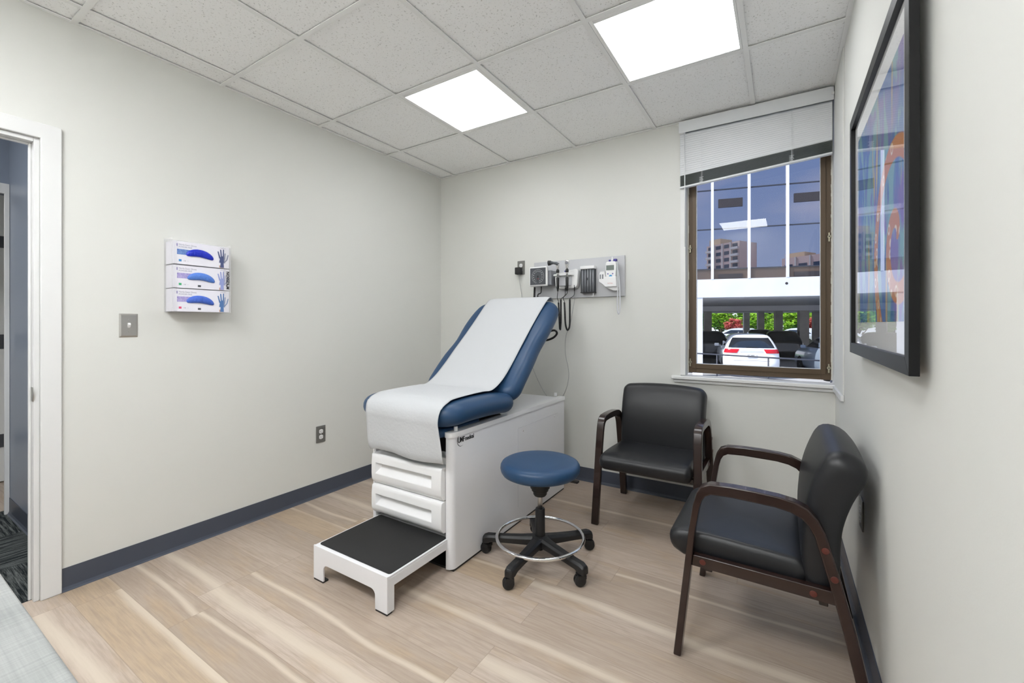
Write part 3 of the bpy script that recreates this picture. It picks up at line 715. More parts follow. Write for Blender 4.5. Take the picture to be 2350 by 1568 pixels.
# ------------------------------------------------------------------ arm chairs (front faces -Y, depth s runs to +Y)
def make_chair(label):
    c = thing('guest_armchair', label, 'chair')
    outer = [(.000, .0), (.030, .270), (.051, .463), (.066, .560), (.077, .603), (.092, .628), (.122, .642), (.19, .6455), (.26, .645), (.33, .641), (.375, .634), (.409, .619), (.436, .590), (.456, .550), (.49, .430), (.53, .275), (.560, .131), (.587, 0)]
    inner = [(.026, .0), (.054, .270), (.074, .463), (.087, .545), (.095, .575), (.106, .594), (.125, .605), (.19, .608), (.255, .606), (.32, .604), (.362, .597), (.391, .585), (.411, .565), (.427, .535), (.459, .420), (.498, .265), (.528, .125), (.556, 0)]
    yo = -.29
    for sg in (-1, 1):
        bm = bmesh.new()
        strip_prism(bm, [(yo+a, b) for a, b in outer], [(yo+a, b) for a, b in inner], 'x', sg*.256, sg*.300)
        for v in bm.verts: v.co.x += sg*.012*(1-v.co.z/.64)
        obj('arm_frame', bm, 'wood', c, bevel=.005, seg=3, angle=35)
        bm = bmesh.new(); prism(bm, [(yo+.058, .334), (yo+.513, .330), (yo+.500, .372), (yo+.064, .374)], 'x', sg*.262, sg*.290)
        rl = obj('side_rail', bm, 'wood', c, bevel=.003)
        for s_, z_ in ((.097, .355), (.424, .350)):
            bm = bmesh.new(); lathe(bm, [(.0001, .0015*sg), (.0095, .001*sg), (.0105, 0)], (sg*.2905, yo+s_, z_), 'x', 20); obj('screw_cover', bm, 'plug', rl, smooth=False)
        for s_, z_, in ((.4545, .500), (.4775, .418)):
            bm = bmesh.new(); lathe(bm, [(.0001, .0015*sg), (.0095, .001*sg), (.0105, 0)], (sg*(.3005+.012*(1-z_/.64)), yo+s_, z_), 'x', 20); obj('screw_cover', bm, 'plug', c)
    obj('cross_rail', box(-.262, .262, yo+.10, yo+.125, .312, .345), 'wood', c, bevel=.003); obj('cross_rail', box(-.262, .262, yo+.44, yo+.465, .305, .345), 'wood', c, bevel=.003)
    bm = bmesh.new(); cl = [(yo-.025, .372), (yo+.02, .389), (yo+.12, .392), (yo+.25, .388), (yo+.42, .380)]
    cushion(bm, .515, .445, .098, .035, .022, .045, .006, curve_map(cl, .445, lambda x, a, b, na, nb, z: Vector((x, a+na*z, b+nb*z))))
    obj('seat', bm, 'black_vinyl', c, smooth=True)
    bm = bmesh.new(); cl = [(yo+.442, .335), (yo+.446, .42), (yo+.447, .50), (yo+.455, .58), (yo+.474, .655), (yo+.503, .725), (yo+.534, .782)]
    def bk(x, a, b, na, nb, z):
        arch = .022*(1-(x/.265)**2)*max(0, (b-.6)/.2)
        t = 1+.22*max(0, (b-.55)/.25)        # top swells
        return Vector((x*(1+.015*max(0, (b-.5)/.3)), a+na*(-z)*t, b+nb*(-z)*t+arch))
    cushion(bm, .528, .490, .104, .05, .026, .05, .004, curve_map(cl, .485, bk))
    obj('backrest', bm, 'black_vinyl', c, smooth=True)
    return c
ch = make_chair('black padded armchair facing the room, standing under the window sill')
ch.location = (2.09, -.365, 0)
# the second chair turns its left side to the camera, its back against the right wall
c2 = copy_tree(ch); c2['label'] = 'black padded armchair seen side-on, its back against the right wall'
c2.location = (2.713, -1.152, 0); c2.rotation_euler = (0, 0, -pi/2)
for o in (ch, c2): o['group'] = 'black guest armchairs'

# ------------------------------------------------------------------ wall plates
def outlet(label, loc, rz, grey='plate_grey'):
    t = thing('wall_outlet', label, 'outlet', loc, rz)     # local: plate in XZ, facing -Y
    obj('cover_plate', box(-.0355, .0355, -.006, -.0008, -.058, .058), grey, t, bevel=.0025)
    for dz in (.0195, -.0195):
        bm = bmesh.new(); pts = []
        for i in range(24):
            a = 2*pi*i/24; pts.append((max(-.0145, min(.0145, .0175*cos(a))), dz+.0150*sin(a)))
        prism(bm, pts, 'y', -.0078, -.0062); r_ = obj('socket', bm, 'white_plastic', t)
        obj('slots', boxes((-.0070, -.0052, -.0082, -.0079, dz-.002, dz+.006), (.0052, .0068, -.0082, -.0079, dz-.001, dz+.006), (-.002, .002, -.0082, -.0079, dz-.010, dz-.006)), 'ink_black', r_)
    bm = bmesh.new(); lathe(bm, [(.0001, -.0078), (.0025, -.0075), (.003, -.006)], (0, 0, 0), 'y', 12); obj('screw', bm, 'steel', t)
    return t
outlet('grey duplex outlet low on the left wall, left of the exam table', (0, -1.255, .436), pi/2)
outlet('grey duplex outlet with a black adapter, high on the back wall', (.893, 0, 1.683), 0)
outlet('grey outlet low on the right wall behind the side-on armchair', (XR, -1.0, .480), -pi/2)
sw = thing('light_switch', 'brushed steel light switch plate between door and glove boxes', 'switch', (0, -2.30, 1.2025), pi/2)
bm = bmesh.new(); a, b = .036, .058
o_ = [(-a, -b), (a, -b), (a, b), (-a, b)]; i_ = [(-a+.007, -b+.007), (a-.007, -b+.007), (a-.007, b-.007), (-a+.007, b-.007)]
V0 = [bm.verts.new((p[0], -.0008, p[1])) for p in o_]; V1 = [bm.verts.new((p[0], -.0025, p[1])) for p in o_]; V2 = [bm.verts.new((p[0], -.007, p[1])) for p in i_]
for A, B in ((V0, V1), (V1, V2)):
    for j in range(4): bm.faces.new((A[j], A[(j+1) % 4], B[(j+1) % 4], B[j]))
bm.faces.new(V2); bm.faces.new(V0[::-1]); obj('cover_plate', bm, 'steel', sw)
bm = bmesh.new(); prism(bm, [(-.0071, -.012), (-.0071, .012), (-.013, .012), (-.018, .004), (-.017, -.001)], 'x', -.005, .005); obj('toggle', bm, 'white_plastic', sw, bevel=.001)
for z in (.030, -.030):
    bm = bmesh.new(); lathe(bm, [(.0001, -.009), (.0028, -.0085), (.0032, -.007)], (0, 0, z), 'y', 12); obj('screw', bm, 'steel', sw)

# ------------------------------------------------------------------ glove boxes in a clear holder on the left wall
GY0, GY1 = -2.150, -1.885
gh = thing('glove_box_holder', 'clear acrylic wall holder carrying three glove boxes', 'holder', (0, -2.02, 1.27))
def G(bm, name, m, par, **k): 
    for v in bm.verts: v.co -= Vector((0, -2.02, 1.27))
    return obj(name, bm, m, par, **k)
G(boxes((.001, .004, GY0-.006, GY1+.006, 1.272, 1.660)), 'back_panel', 'acrylic', gh)
G(boxes((.004, .098, GY0-.006, GY0-.003, 1.272, 1.655)), 'side_panel', 'acrylic', gh)
G(boxes((.004, .098, GY1+.003, GY1+.006, 1.272, 1.655)), 'side_panel', 'acrylic', gh)
for z in (1.272, 1.3955, 1.5195): G(box(.004, .098, GY0-.003, GY1+.003, z, z+.0025), 'shelf', 'acrylic', gh)
for z in (1.276, 1.3985, 1.5225): [G(box(.098, .1005, a_, b_, z, z+.117), 'front_lip', 'acrylic', gh) for a_, b_ in ((GY0-.006, GY0+.016), (GY1-.030, GY1+.006))]
text('brand_mark', 'M\u1d9cKESSON', .021, 'ink_black', gh, on_plane((0, 0, 1), (0, -1, 0), (.1012, GY1-.003+2.02, 1.405-1.27)), bold=.0006, xs=.98)
def hand(bm, y, z, sc_, x):
    cnt = [0]
    x0_ = x
    def blob(pts, w):
        for (a, b), (c, d) in zip(pts, pts[1:]):
            cnt[0] += 1; x = x0_ + cnt[0]*.00006; dx, dz = c-a, d-b; L_ = math.hypot(dx, dz); nx, nz = -dz/L_*w, dx/L_*w
            tip = [(c+nx*.8*cos(t)+dx/L_*w*.8*sin(t), d+nz*.8*cos(t)+dz/L_*w*.8*sin(t)) for t in [pi*i/6 for i in range(7)]]
            v = [bm.verts.new((x, y+p*sc_, z+q*sc_)) for p, q in [(a-nx, b-nz), (a+nx, b+nz)]+tip]
            bm.faces.new(v)
    blob([(0, 0), (0, .26)], .095); blob([(0, .26), (.01, .52)], .15)
    blob([(-.11, .50), (-.20, .86)], .036); blob([(-.03, .52), (-.07, .98)], .036); blob([(.06, .52), (.07, 1.0)], .036); blob([(.12, .50), (.17, .88)] if False else [(.12, .46), (.15, .80)], .034)
    blob([(.11, .30), (.24, .46), (.30, .72)], .034)
specs = [(1.2755, 'glove_low', 'lilac', 'red_sq', 'hand_blue', 'bottom glove box in the wall holder, pink size mark, mid blue glove showing', True, 0),
         (1.3985, 'glove_mid', 'lilac', 'green_sq', 'hand_lilac', 'middle glove box in the wall holder, green size mark, pale blue glove showing', True, .004),
         (1.5225, 'glove_dark', 'blueprint', 'blue_sq', 'hand_dark', 'top glove box in the wall holder, blue size mark, royal blue glove showing', False, -.002)]
for z0, gm, band, sq, hm, lab, qr, dy in specs:
    g = thing('glove_box', lab, 'glove box', (.005, 0, z0), 0, 'glove boxes in the wall holder'); X = .0902
    def Q(bm, name, m, par=g, **k): return obj(name, bm, m, par, **k)
    ya, yb = GY0+.001, GY1-.001; Hh = .1185
    Q(box(0, X, ya, yb, 0, Hh), 'carton', 'box_white', bevel=.001)
    e = X+.0004
    Q(box(X, e, ya+.016, ya+.090, .050, .078), 'colour_band', band)
    Q(box(X, e, ya+.014, ya+.0185, .092, .106), 'violet_mark', 'ink_violet')
    Q(box(X, e, ya+.024, ya+.036, .014, .025), 'size_mark', sq)
    if qr: Q(box(X, e, ya+.110, ya+.124, .010, .020), 'dark_mark', 'ink_dark')
    pl = lambda yy, zz: on_plane((0, 1, 0), (0, 0, 1), (X+.0003, yy, zz))
    text('print', 'Nitrile Exam Gloves', .0125, 'ink', g, pl(ya+.024, .098), extrude=.0001, xs=.78)
    text('print', 'POWDER-FREE', .0115, 'ink', g, pl(ya+.024, .086), extrude=.0001, xs=.78)
    text('print', 'McKESSON', .007, 'ink', g, pl(yb-.045, .108), extrude=.0001, xs=.78)
    text('print', '100   1', .008, 'ink', g, pl(ya+.044, .016), extrude=.0001)
    bm = bmesh.new(); hand(bm, yb-.036, .002, .100, X+.0005); Q(bm, 'hand_picture', hm, recalc=False)
    Q(box(X, e, yb-.050, yb-.030, .001, .014), 'printed_wrist', 'skin')
    # tuft of glove in a curved oval opening
    bm = bmesh.new(); n, mm = 40, 10; rings = []; cy = ya+.122+dy; hw = .065
    for i in range(n+1):
        u = i/n*2-1; yy = cy+hw*u; cz = .066-.017*u*u-.005*u; hh = .0205*math.sqrt(max(0.0005, 1-abs(u)**3.2)); ring_ = []
        for j in range(mm):
            a = 2*pi*j/mm; wr = 1+.10*sin(17*u+3*j)*.6+.08*sin(29*u+j)
            ring_.append(bm.verts.new((X+.001+max(0, cos(a))*.013*wr*math.sqrt(max(.001, 1-u*u)), yy, cz+hh*sin(a))))
        rings.append(ring_)
    for A, B in zip(rings, rings[1:]):
        for j in range(mm): bm.faces.new((A[j], A[(j+1) % mm], B[(j+1) % mm], B[j]))
    bm.faces.new(rings[0]); bm.faces.new(rings[-1]); Q(bm, 'glove', gm, smooth=True)

# ------------------------------------------------------------------ diagnostic board on the back wall
bd = thing('wall_board', 'light grey backing board carrying the diagnostic instruments', 'board', (1.405, 0, 1.565))
obj('panel', box(-.380, .380, -.019, -.001, -.152, .148), 'grey_board', bd, bevel=.004)
# blood pressure gauge
bp = thing('blood_pressure_gauge', 'square dial blood pressure gauge at the left end of the grey board', 'gauge', (1.125, -.02, 1.585))
obj('housing', box(-.060, .105, -.085, -.0005, -.070, .045), 'grey_mid', bp, bevel=.004)
obj('bezel', box(-.0815, .0815, -.112, -.086, -.078, .078), 'white_plastic', bp, bevel=.012, seg=4)
f_ = obj('dial', box(-.069, .069, -.1145, -.1121, -.066, .066), 'grey_dark', bp, bevel=.001)
bm = bmesh.new()
for i in range(60):
    a = 2*pi*i/60; r1_ = .052 if i % 3 else .047
    if radians(255) < a < radians(285): continue
    p = Vector((cos(a), 0, sin(a))); q = Vector((-sin(a), 0, cos(a)))*.0008
    vs = [bm.verts.new(Vector((0, -.1149, 0))+p*r+q*s2) for r, s2 in ((r1_, -1), (.056, -1), (.056, 1), (r1_, 1))]; bm.faces.new(vs)
obj('scale', bm, 'grey_plastic', f_)
dg_ = 0
for i in range(13):
    a = radians(-60+i*25); text('scale_number', str(20*(i+1) if i < 12 else 0), .009, 'grey_plastic', f_, on_plane((1, 0, 0), (0, 0, 1), (.040*cos(a)-.006, -.1148, .040*sin(a)-.003)), extrude=.0001)
bm = bmesh.new(); bx(bm, -.0012, .0012, -.1158, -.1150, -.045, .006); obj('needle', bm, 'ink_black', f_)
bm = bmesh.new(); lathe(bm, [(.0001, -.117), (.005, -.1165), (.006, -.1150)], (0, 0, 0), 'y', 16); obj('needle_hub', bm, 'ink_black', f_)
text('scale_label', 'mmHg', .008, 'red_text', f_, on_plane((1, 0, 0), (0, 0, 1), (-.011, -.1148, -.021)), extrude=.0001)
bm = bmesh.new(); coil(bm, [(-.052, -.070, -.080), (-.052, -.080, -.20), (-.05, -.09, -.33), (-.02, -.10, -.44), (.05, -.11, -.50), (.13, -.12, -.485), (.172, -.125, -.450), (.160, -.13, -.425), (.12, -.13, -.43), (.05, -.12, -.46)], .0062, .0028, .006)
obj('coiled_tube', bm, 'black_gloss', bp, smooth=True)
bm = bmesh.new(); tube(bm, smooth_path([(.010, -.075, -.078), (.012, -.080, -.105), (.008, -.08, -.13), (-.015, -.08, -.138), (-.02, -.08, -.16)], 6), .0045, 8); obj('inflation_tube', bm, 'black_gloss', bp, smooth=True)
# transformer cradle
tr = thing('instrument_charger', 'white plastic cradle holding the two instrument handles', 'charger', (1.345, -.02, 1.56))
bm = bmesh.new(); pts = []
for cx, cz, r_, a0 in ((.074, .048, .024, 0), (-.084, .024, .016, pi/2), (-.064, -.045, .030, pi), (.060, -.045, .030, 1.5*pi)):
    for i in range(7): t = a0+i/6*pi/2; pts.append((cx+r_*cos(t), cz+r_*sin(t)))
prism(bm, pts, 'y', -.060, -.0005); obj('housing', bm, 'white_plastic', tr, bevel=.008, seg=4)
bm = bmesh.new(); prism(bm, [(-.094, -.060), (-.094, -.092), (-.088, -.100), (.050, -.100), (.062, -.090), (.068, -.060)], 'z', .020, .034)
o = obj('cradle_shelf', bm, 'white_plastic', tr, bevel=.004)
bm = bmesh.new(); prism(bm, [(-.060, -.062), (-.060, -.074), (.048, -.074), (.048, -.062)], 'z', -.058, .018); obj('front_bulge', bm, 'grey_plastic', tr, bevel=.006, seg=3)
obj('indicator', box(-.015, -.004, -.0615, -.0605, .052, .062), 'violet', tr)
# handles with heads and coiled cords
def instrument(name, label, x, kind):
    t = thing(name, label, 'medical instrument', (x, -.135, 1.50))
    bm = bmesh.new(); lathe(bm, [(.0001, -.040), (.0055, -.040), (.0085, -.020), (.0105, -.015), (.0115, .060), (.0095, .064), (.0001, .064)], n=20); obj('handle', bm, 'black_plastic', t, smooth=True)
    bm = bmesh.new(); lathe(bm, [(.0001, .064), (.0085, .064), (.0085, .098), (.010, .100), (.0001, .101)], n=20); obj('metal_collar', bm, 'chrome', t, smooth=True)
    bm = bmesh.new(); lathe(bm, [(.0001, .101), (.0115, .101), (.0125, .112), (.0115, .124), (.0001, .124)], n=20); obj('power_button', bm, 'black_plastic', t, smooth=True)
    if kind == 'otoscope':
        bm = bmesh.new(); lathe(bm, [(.0001, .124), (.009, .124), (.010, .140), (.014, .152), (.016, .166), (.010, .176), (.0001, .178)], n=20); h = obj('head', bm, 'chrome', t, smooth=True)
        bm = bmesh.new(); tube(bm, [(0.008, -.006, .162), (-.010, -.008, .174), (-.030, -.012, .178), (-.052, -.016, .180)], .01, 14, radii=[.013, .011, .009, .015]); obj('speculum_holder', bm, 'grey_dark', h, smooth=False)
        bm = bmesh.new(); tube(bm, [(-.052, -.016, .180), (-.072, -.018, .179)], .01, 16, radii=[.018, .020]); obj('eyepiece', bm, 'black_plastic', h)
    else:
        bm = bmesh.new(); lathe(bm, [(.0001, .124), (.007, .124), (.009, .136), (.015, .150), (.0185, .168), (.018, .186), (.012, .196), (.0001, .198)], n=20)
        for v in bm.verts: v.co.y *= .7
        h = obj('head', bm, 'chrome', t, smooth=True)
        bm = bmesh.new(); lathe(bm, [(.0001, -.016), (.009, -.016), (.012, -.013), (.012, -.008)], (0, 0, .172), 'y', 20); obj('lens_dial', bm, 'grey_mid', h)
    return t
ot = instrument('otoscope', 'otoscope with black cone head, left handle in the white cradle', 1.300, 'otoscope')
op = instrument('ophthalmoscope', 'ophthalmoscope with round chrome head, right handle in the white cradle', 1.378, 'o')
def cord(par, px, xt, xa, xb, bot):      # par handle at x=px; strain relief under cradle at xt; coil legs xa (handle side) and xb
    Lc = Vector(par.location)
    def l(x, y, z): return tuple(Vector((x, y, z))-Lc)
    bm = bmesh.new(); tube(bm, smooth_path([l(px, -.135, 1.46), l(px-.002, -.133, 1.44), l(xa-.006, -.125, 1.41), l(xa, -.118, 1.385), l(xa, -.116, 1.372)], 5), .0026, 6)
    tube(bm, smooth_path([l(xt, -.075, 1.500), l(xt, -.078, 1.465), l(xt, -.085, 1.43), l(xb, -.10, 1.405), l(xb, -.105, 1.396)], 5), .0026, 6); obj('cord', bm, 'black_gloss', par, smooth=True)
    bm = bmesh.new(); tube(bm, [l(xt, -.075, 1.506), l(xt, -.077, 1.462)], .005, 10, radii=[.006, .0035]); obj('strain_relief', bm, 'black_plastic', par, smooth=True)
    m_ = (xa+xb)/2
    bm = bmesh.new(); coil(bm, [l(xa, -.116, 1.374), l(xa+.002, -.112, 1.30), l(xa+.004, -.108, 1.22), l(xa+.25*(xb-xa)+.002, -.106, 1.178), l(m_+.002, -.105, bot), l(xb-.004, -.105, 1.185), l(xb, -.105, 1.23), l(xb, -.105, 1.31), l(xb, -.105, 1.398)], .0052, .0024, .0051)
    obj('coiled_cord', bm, 'black_gloss', par, smooth=True)
cord(ot, 1.300, 1.336, 1.297, 1.312, 1.166)
cord(op, 1.378, 1.413, 1.347, 1.387, 1.163)
# speculum dispenser
sd = thing('specula_dispenser', 'grey tube dispenser of ear specula on the grey board', 'dispenser', (1.512, -.02, 1.545))
obj('top_cap', box(-.057, .057, -.050, -.0005, .080, .104), 'white_plastic', sd, bevel=.004)
obj('back_plate', box(-.053, .053, -.012, -.0008, -.092, .080), 'grey_dark', sd)
for i in range(5):
    bm = bmesh.new(); lathe(bm, [(.0095, -.094), (.0095, .0795)], (-.042+.021*i, -.030, 0), 'z', 16); obj('tube', bm, 'grey_mid', sd, smooth=True)
obj('divider', boxes(*[(x-.0012, x+.0012, -.040, -.0305, -.094, .0795) for x in (-.0525, -.0315, -.0105, .0105, .0315, .0525)]), 'grey_dark', sd)
obj('base', box(-.056, .056, -.046, -.0008, -.100, -.0945), 'black_plastic', sd, bevel=.001)
obj('front_mark', box(-.003, .003, -.0415, -.0405, -.005, .014), 'ink_black', sd)
bm = bmesh.new(); lathe(bm, [(.0035, -.130), (.0055, -.1005)], (.043, -.030, 0), 'z', 12); obj('speculum', bm, 'white_plastic', sd, smooth=True)
# thermometer
th = thing('digital_thermometer', 'white electronic thermometer with grey display in its wall holder', 'thermometer', (1.700, -.02, 1.565))
bm = bmesh.new(); pts = [(-.036, .092), (-.038, .080), (-.036, .0), (-.028, -.022), (.034, -.022), (.040, .0), (.044, .070), (.040, .092), (.030, .100), (-.028, .100)]
prism(bm, pts, 'y', -.068, -.030); body = obj('handset', bm, 'white_plastic', th, bevel=.006, seg=4)
obj('display', box(-.030, .028, -.0695, -.0682, .036, .072), 'lcd', body)
for x in (-.018, .018):
    bm = bmesh.new(); lathe(bm, [(.0001, -.0705), (.0045, -.070), (.005, -.068)], (x, 0, .010), 'y', 14); obj('button', bm, 'ink_violet', body)
bm = bmesh.new(); lathe(bm, [(.0001, -.0708), (.011, -.0703), (.012, -.068)], (.002, 0, -.009), 'y', 18); obj('button', bm, 'teal', body)
obj('probe_cap', box(-.016, .0, -.060, -.040, .1005, .114), 'violet', th, bevel=.003); obj('probe_cap', box(.018, .044, -.060, -.036, .0985, .118), 'violet', th, bevel=.005)
bm = bmesh.new(); lathe(bm, [(.0001, .135), (.003, .134), (.004, .118), (.009, .112), (.010, .1005), (.0001, .1005)], (.009, -.052, 0), 'z', 14); obj('probe', bm, 'white_plastic', th, smooth=True)
bm = bmesh.new(); pts = [(-.086, -.045), (-.086, .005), (-.075, .030), (-.040, .030), (-.036, -.010), (.044, -.010), (.048, -.085), (-.036, -.085), (-.060, -.062)]
prism(bm, pts, 'y', -.075, -.0005)
hd = obj('wall_holder', bm, 'white_plastic', th, bevel=.005, seg=3)
obj('cover_slot', boxes((-.078, -.068, -.0762, -.0753, -.025, .008), (-.060, -.050, -.0762, -.0753, -.025, .008)), 'grey_mid', hd)
bm = bmesh.new(); prism(bm, [(-.040, -.086), (.048, -.086), (.048, -.112), (.020, -.112)], 'y', -.06, -.0005); obj('holder_base', bm, 'white_plastic', th, bevel=.003)
text('print', 'SureTemp', .009, 'red_text', th, on_plane((1, 0, 0), (0, 0, 1), (-.018, -.0757, -.062)), extrude=.0001)
bm = bmesh.new(); tube(bm, smooth_path([(.030, -.050, .105), (.046, -.050, .085), (.050, -.055, .02), (.052, -.058, -.10), (.050, -.060, -.22), (.056, -.062, -.275), (.064, -.062, -.278), (.070, -.062, -.24), (.068, -.058, -.12), (.062, -.055, -.03), (.050, -.045, .035)], 8), .0045, 8)
obj('probe_cord', bm, 'grey_plastic', th, smooth=True)
# adapter and its white cord
ad = thing('power_adapter', 'black plug-in power adapter with a thin white cord, high on the back wall', 'adapter', (.888, -.009, 1.652))
obj('body', box(-.026, .022, -.050, -.0001, -.028, .030), 'black_plastic', ad, bevel=.006, seg=3)
bm = bmesh.new(); L0 = Vector((.888, -.009, 1.652))
pts = [(.888, -.03, 1.622), (.892, -.028, 1.56), (.905, -.02, 1.47), (.925, -.02, 1.30), (.98, -.02, .95), (1.08, -.02, .72), (1.18, -.02, .60), (1.27, -.02, .619), (1.319, -.018, .709), (1.336, -.015, .80), (1.331, -.015, .87), (1.312, -.015, .95), (1.306, -.016, 1.03), (1.316, -.02, 1.12), (1.352, -.02, 1.21), (1.378, -.03, 1.32), (1.398, -.035, 1.42), (1.420, -.04, 1.498)]
tube(bm, [p-L0 for p in smooth_path(pts, 6)], .0023, 6); obj('cord', bm, 'white_cord', ad, smooth=True)
bm = bmesh.new(); lathe(bm, [(.002, -.045), (.005, -.029)], (0, -.021, 0), 'z', 10); obj('strain_relief', bm, 'grey_plastic', ad, smooth=True)

# ------------------------------------------------------------------ framed picture on the right wall
pf = thing('picture_frame', 'large abstract print in a black frame on the right wall', 'picture', (XR, -1.45, 1.545))
y0, y1, z0, z1 = -.46, .46, -.445, .445; w_ = .038
D0, D1 = -.038, -.020
bm = bmesh.new()
prism(bm, [(y0, z0), (y1, z0), (y1-w_, z0+w_), (y0+w_, z0+w_)], 'x', D0, D1); prism(bm, [(y0, z1), (y1, z1), (y1-w_, z1-w_), (y0+w_, z1-w_)], 'x', D0, D1)
prism(bm, [(y0, z0), (y0+w_, z0+w_), (y0+w_, z1-w_), (y0, z1)], 'x', D0, D1); prism(bm, [(y1, z0), (y1-w_, z0+w_), (y1-w_, z1-w_), (y1, z1)], 'x', D0, D1)
obj('frame', bm, 'frame_black', pf, bevel=.001)
obj('mat_board', box(-.0245, -.0215, y0+.03, y1-.03, z0+.03, z1-.03), 'matboard', pf)
bm = bmesh.new(); bx(bm, -.0252, -.0247, -.345, .345, -.330, .330)
a_ = obj('print', bm, 'art', pf)
for v in a_.data.vertices: v.co += Vector((0, -1.45, 1.545))
a_.location = (0, 1.45, -1.545)
obj('glass', box(-.0285, -.0270, y0+.034, y1-.034, z0+.034, z1-.034), 'picglass', pf)

# ------------------------------------------------------------------ blind (hangs a little crooked)
bl = thing('window_blind', 'white aluminium mini blind half raised over the window', 'blind', (2.60, -.01, 2.58))
bx0, bx1 = 2.166-2.60, 3.013-2.60
def slope(bm, zl, zr, f):    # shear z between the left and right edges
    for v in bm.verts:
        t = (v.co.x-bx0)/(bx1-bx0); v.co.z += (zl+(zr-zl)*t)
    return bm
bm = box(bx0, bx1, -.030, .030, -.035, -.002); obj('headrail', bm, 'blind', bl, bevel=.002)
bm = slope(box(bx0, bx1+.002, -.036, -.031, -.038, .038), -.042, -.042, 0); obj('valance', bm, 'blind', bl, bevel=.001)
bm = bmesh.new(); N = 19
for i in range(N):
    t = (i+.5)/N; zl = -.080-(.362-.080)*t; zr = -.080-(.300-.080)*t
    b2 = bmesh.new(); prof = [(-.0100, -.0125+.004), (-.0112, -.004), (-.009, .004), (-.004, .0125)]
    A = [b2.verts.new((bx0+.004, y, z)) for y, z in prof]; B = [b2.verts.new((bx1-.004, y, z)) for y, z in prof]
    A2 = [b2.verts.new((bx0+.004, y+.0006, z+.0002)) for y, z in prof]; B2 = [b2.verts.new((bx1-.004, y+.0006, z+.0002)) for y, z in prof]
    for j in range(3): b2.faces.new((A[j], B[j], B[j+1], A[j+1])); b2.faces.new((A2[j], A2[j+1], B2[j+1], B2[j]))
    slope(b2, zl, zr, 0); me = bpy.data.meshes.new('t'); b2.to_mesh(me); b2.free(); bm.from_mesh(me); bpy.data.meshes.remove(me)
obj('slats', bm, 'blind', bl, recalc=False, smooth=True)
bm = bmesh.new()
for i in range(12):
    t = i/11; zl = -.362-(.432-.362)*t; zr = -.300-(.368-.300)*t
    b2 = box(bx0+.004, bx1-.004, -.011, .013, -.0007, .0007); slope(b2, zl, zr, 0); me = bpy.data.meshes.new('t'); b2.to_mesh(me); b2.free(); bm.from_mesh(me); bpy.data.meshes.remove(me)
obj('stacked_slats', bm, 'blind_shade', bl)  # grey colour paints the shade between the gathered slats
bm = slope(box(bx0+.003, bx1-.003, -.013, .014, -.006, .006), -.441, -.377, 0); obj('bottom_rail', bm, 'blind', bl, bevel=.002)
for x, ze in ((2.305-2.60, -.430), (2.81-2.60, -.392)):
    bm = bmesh.new(); tube(bm, [(x, -.0135, -.075), (x, -.0138, ze)], .0010, 5); tube(bm, [(x+.006, -.0135, -.075), (x+.006, -.0138, ze)], .0006, 5)
    for k in range(7): z = ze-.002+.0065*k; bx(bm, x-.013+.002*(k % 2), x+.013-.003*(k % 3), -.0150, -.0125, z, z+.0018)
    obj('ladder_cord', bm, 'blind', bl)
bm = bmesh.new(); tube(bm, [(2.204-2.60, -.040, -.085), (2.2055-2.60, -.030, -.85)], .003, 8); obj('tilt_wand', bm, 'acrylic' if False else 'blind', bl, smooth=True)
bm = bmesh.new(); bx(bm, bx1-.010, bx1+.004, -.040, .03, -.050, -.036); obj('bracket', bm, 'trim', bl)

# ------------------------------------------------------------------ counter at the camera's feet
ct = thing('worktop', 'pale grey linen-look worktop in the bottom left corner', 'worktop', (1.95, -3.36, .90))
obj('top', box(-.75, .70, -.385, .375, -.038, 0), 'counter', ct, bevel=.003)
bc = thing('base_cabinet', 'white base cabinet under the pale grey worktop', 'cabinet', (1.95, -3.38, 0))
obj('body', box(-.72, .67, -.36, .33, .10, .8615), 'cab', bc); obj('plinth', box(-.70, .65, -.34, .27, .001, .10), 'grey_dark', bc)
for i in range(3):
    x = -.715+i*.463; dr = obj('door', box(x, x+.457, .3305, .348, .11, .855), 'cab', bc, bevel=.002)
    bm = bmesh.new(); tube(bm, [(x+.40, .349, .70), (x+.40, .372, .70), (x+.40, .372, .80), (x+.40, .349, .80)], .004, 8); obj('handle', bm, 'steel', dr)

# ------------------------------------------------------------------ outside
P0 = Vector((2.7633, -3.1025, 1.2086)); FV = Vector((-sin(YAW), cos(YAW), 0)); RV = Vector((cos(YAW), sin(YAW), 0))
def at(u, dep, z=0.0):     # lateral position u metres right of the view axis at distance dep
    p = P0 + FV*dep + RV*u; return Vector((p.x, p.y, z))
def pxat(px, dep, z=0.0): return at((px-1185.05)/986.9*dep, dep, z)
GZ = -.85
struct('floor_outside', box(-60, 70, .36, 90, GZ-.1, GZ), 'asphalt').name = 'ground'
bpy.data.objects['ground']['kind'] = 'structure'
BA = math.atan2(.2488, .9685); O = pxat(1740, 16.4)
ob = thing('office_building', 'white office building on columns with dark glass, seen through the window', 'building', (O.x, O.y, 0), BA)
zb, zt = 2.26, 2.97
obj('fascia', box(-14, 14, 0, .35, zb, zt), 'ext_white', ob)
obj('soffit', box(-14, 14, .35, 24, 2.262, 2.5), 'soffit', ob)
for b, z in ((9.6, 1.97), (17, 2.12), (23.7, 2.2)): obj('beam', box(-14, 14, b-.3, b+.3, z, 2.2618), 'soffit', ob)
IB = ob.matrix_basis if False else None
Minv = (Matrix.Translation((O.x, O.y, 0)) @ Matrix.Rotation(BA, 4, 'Z')).inverted()
def loc_b(p): return Minv @ p
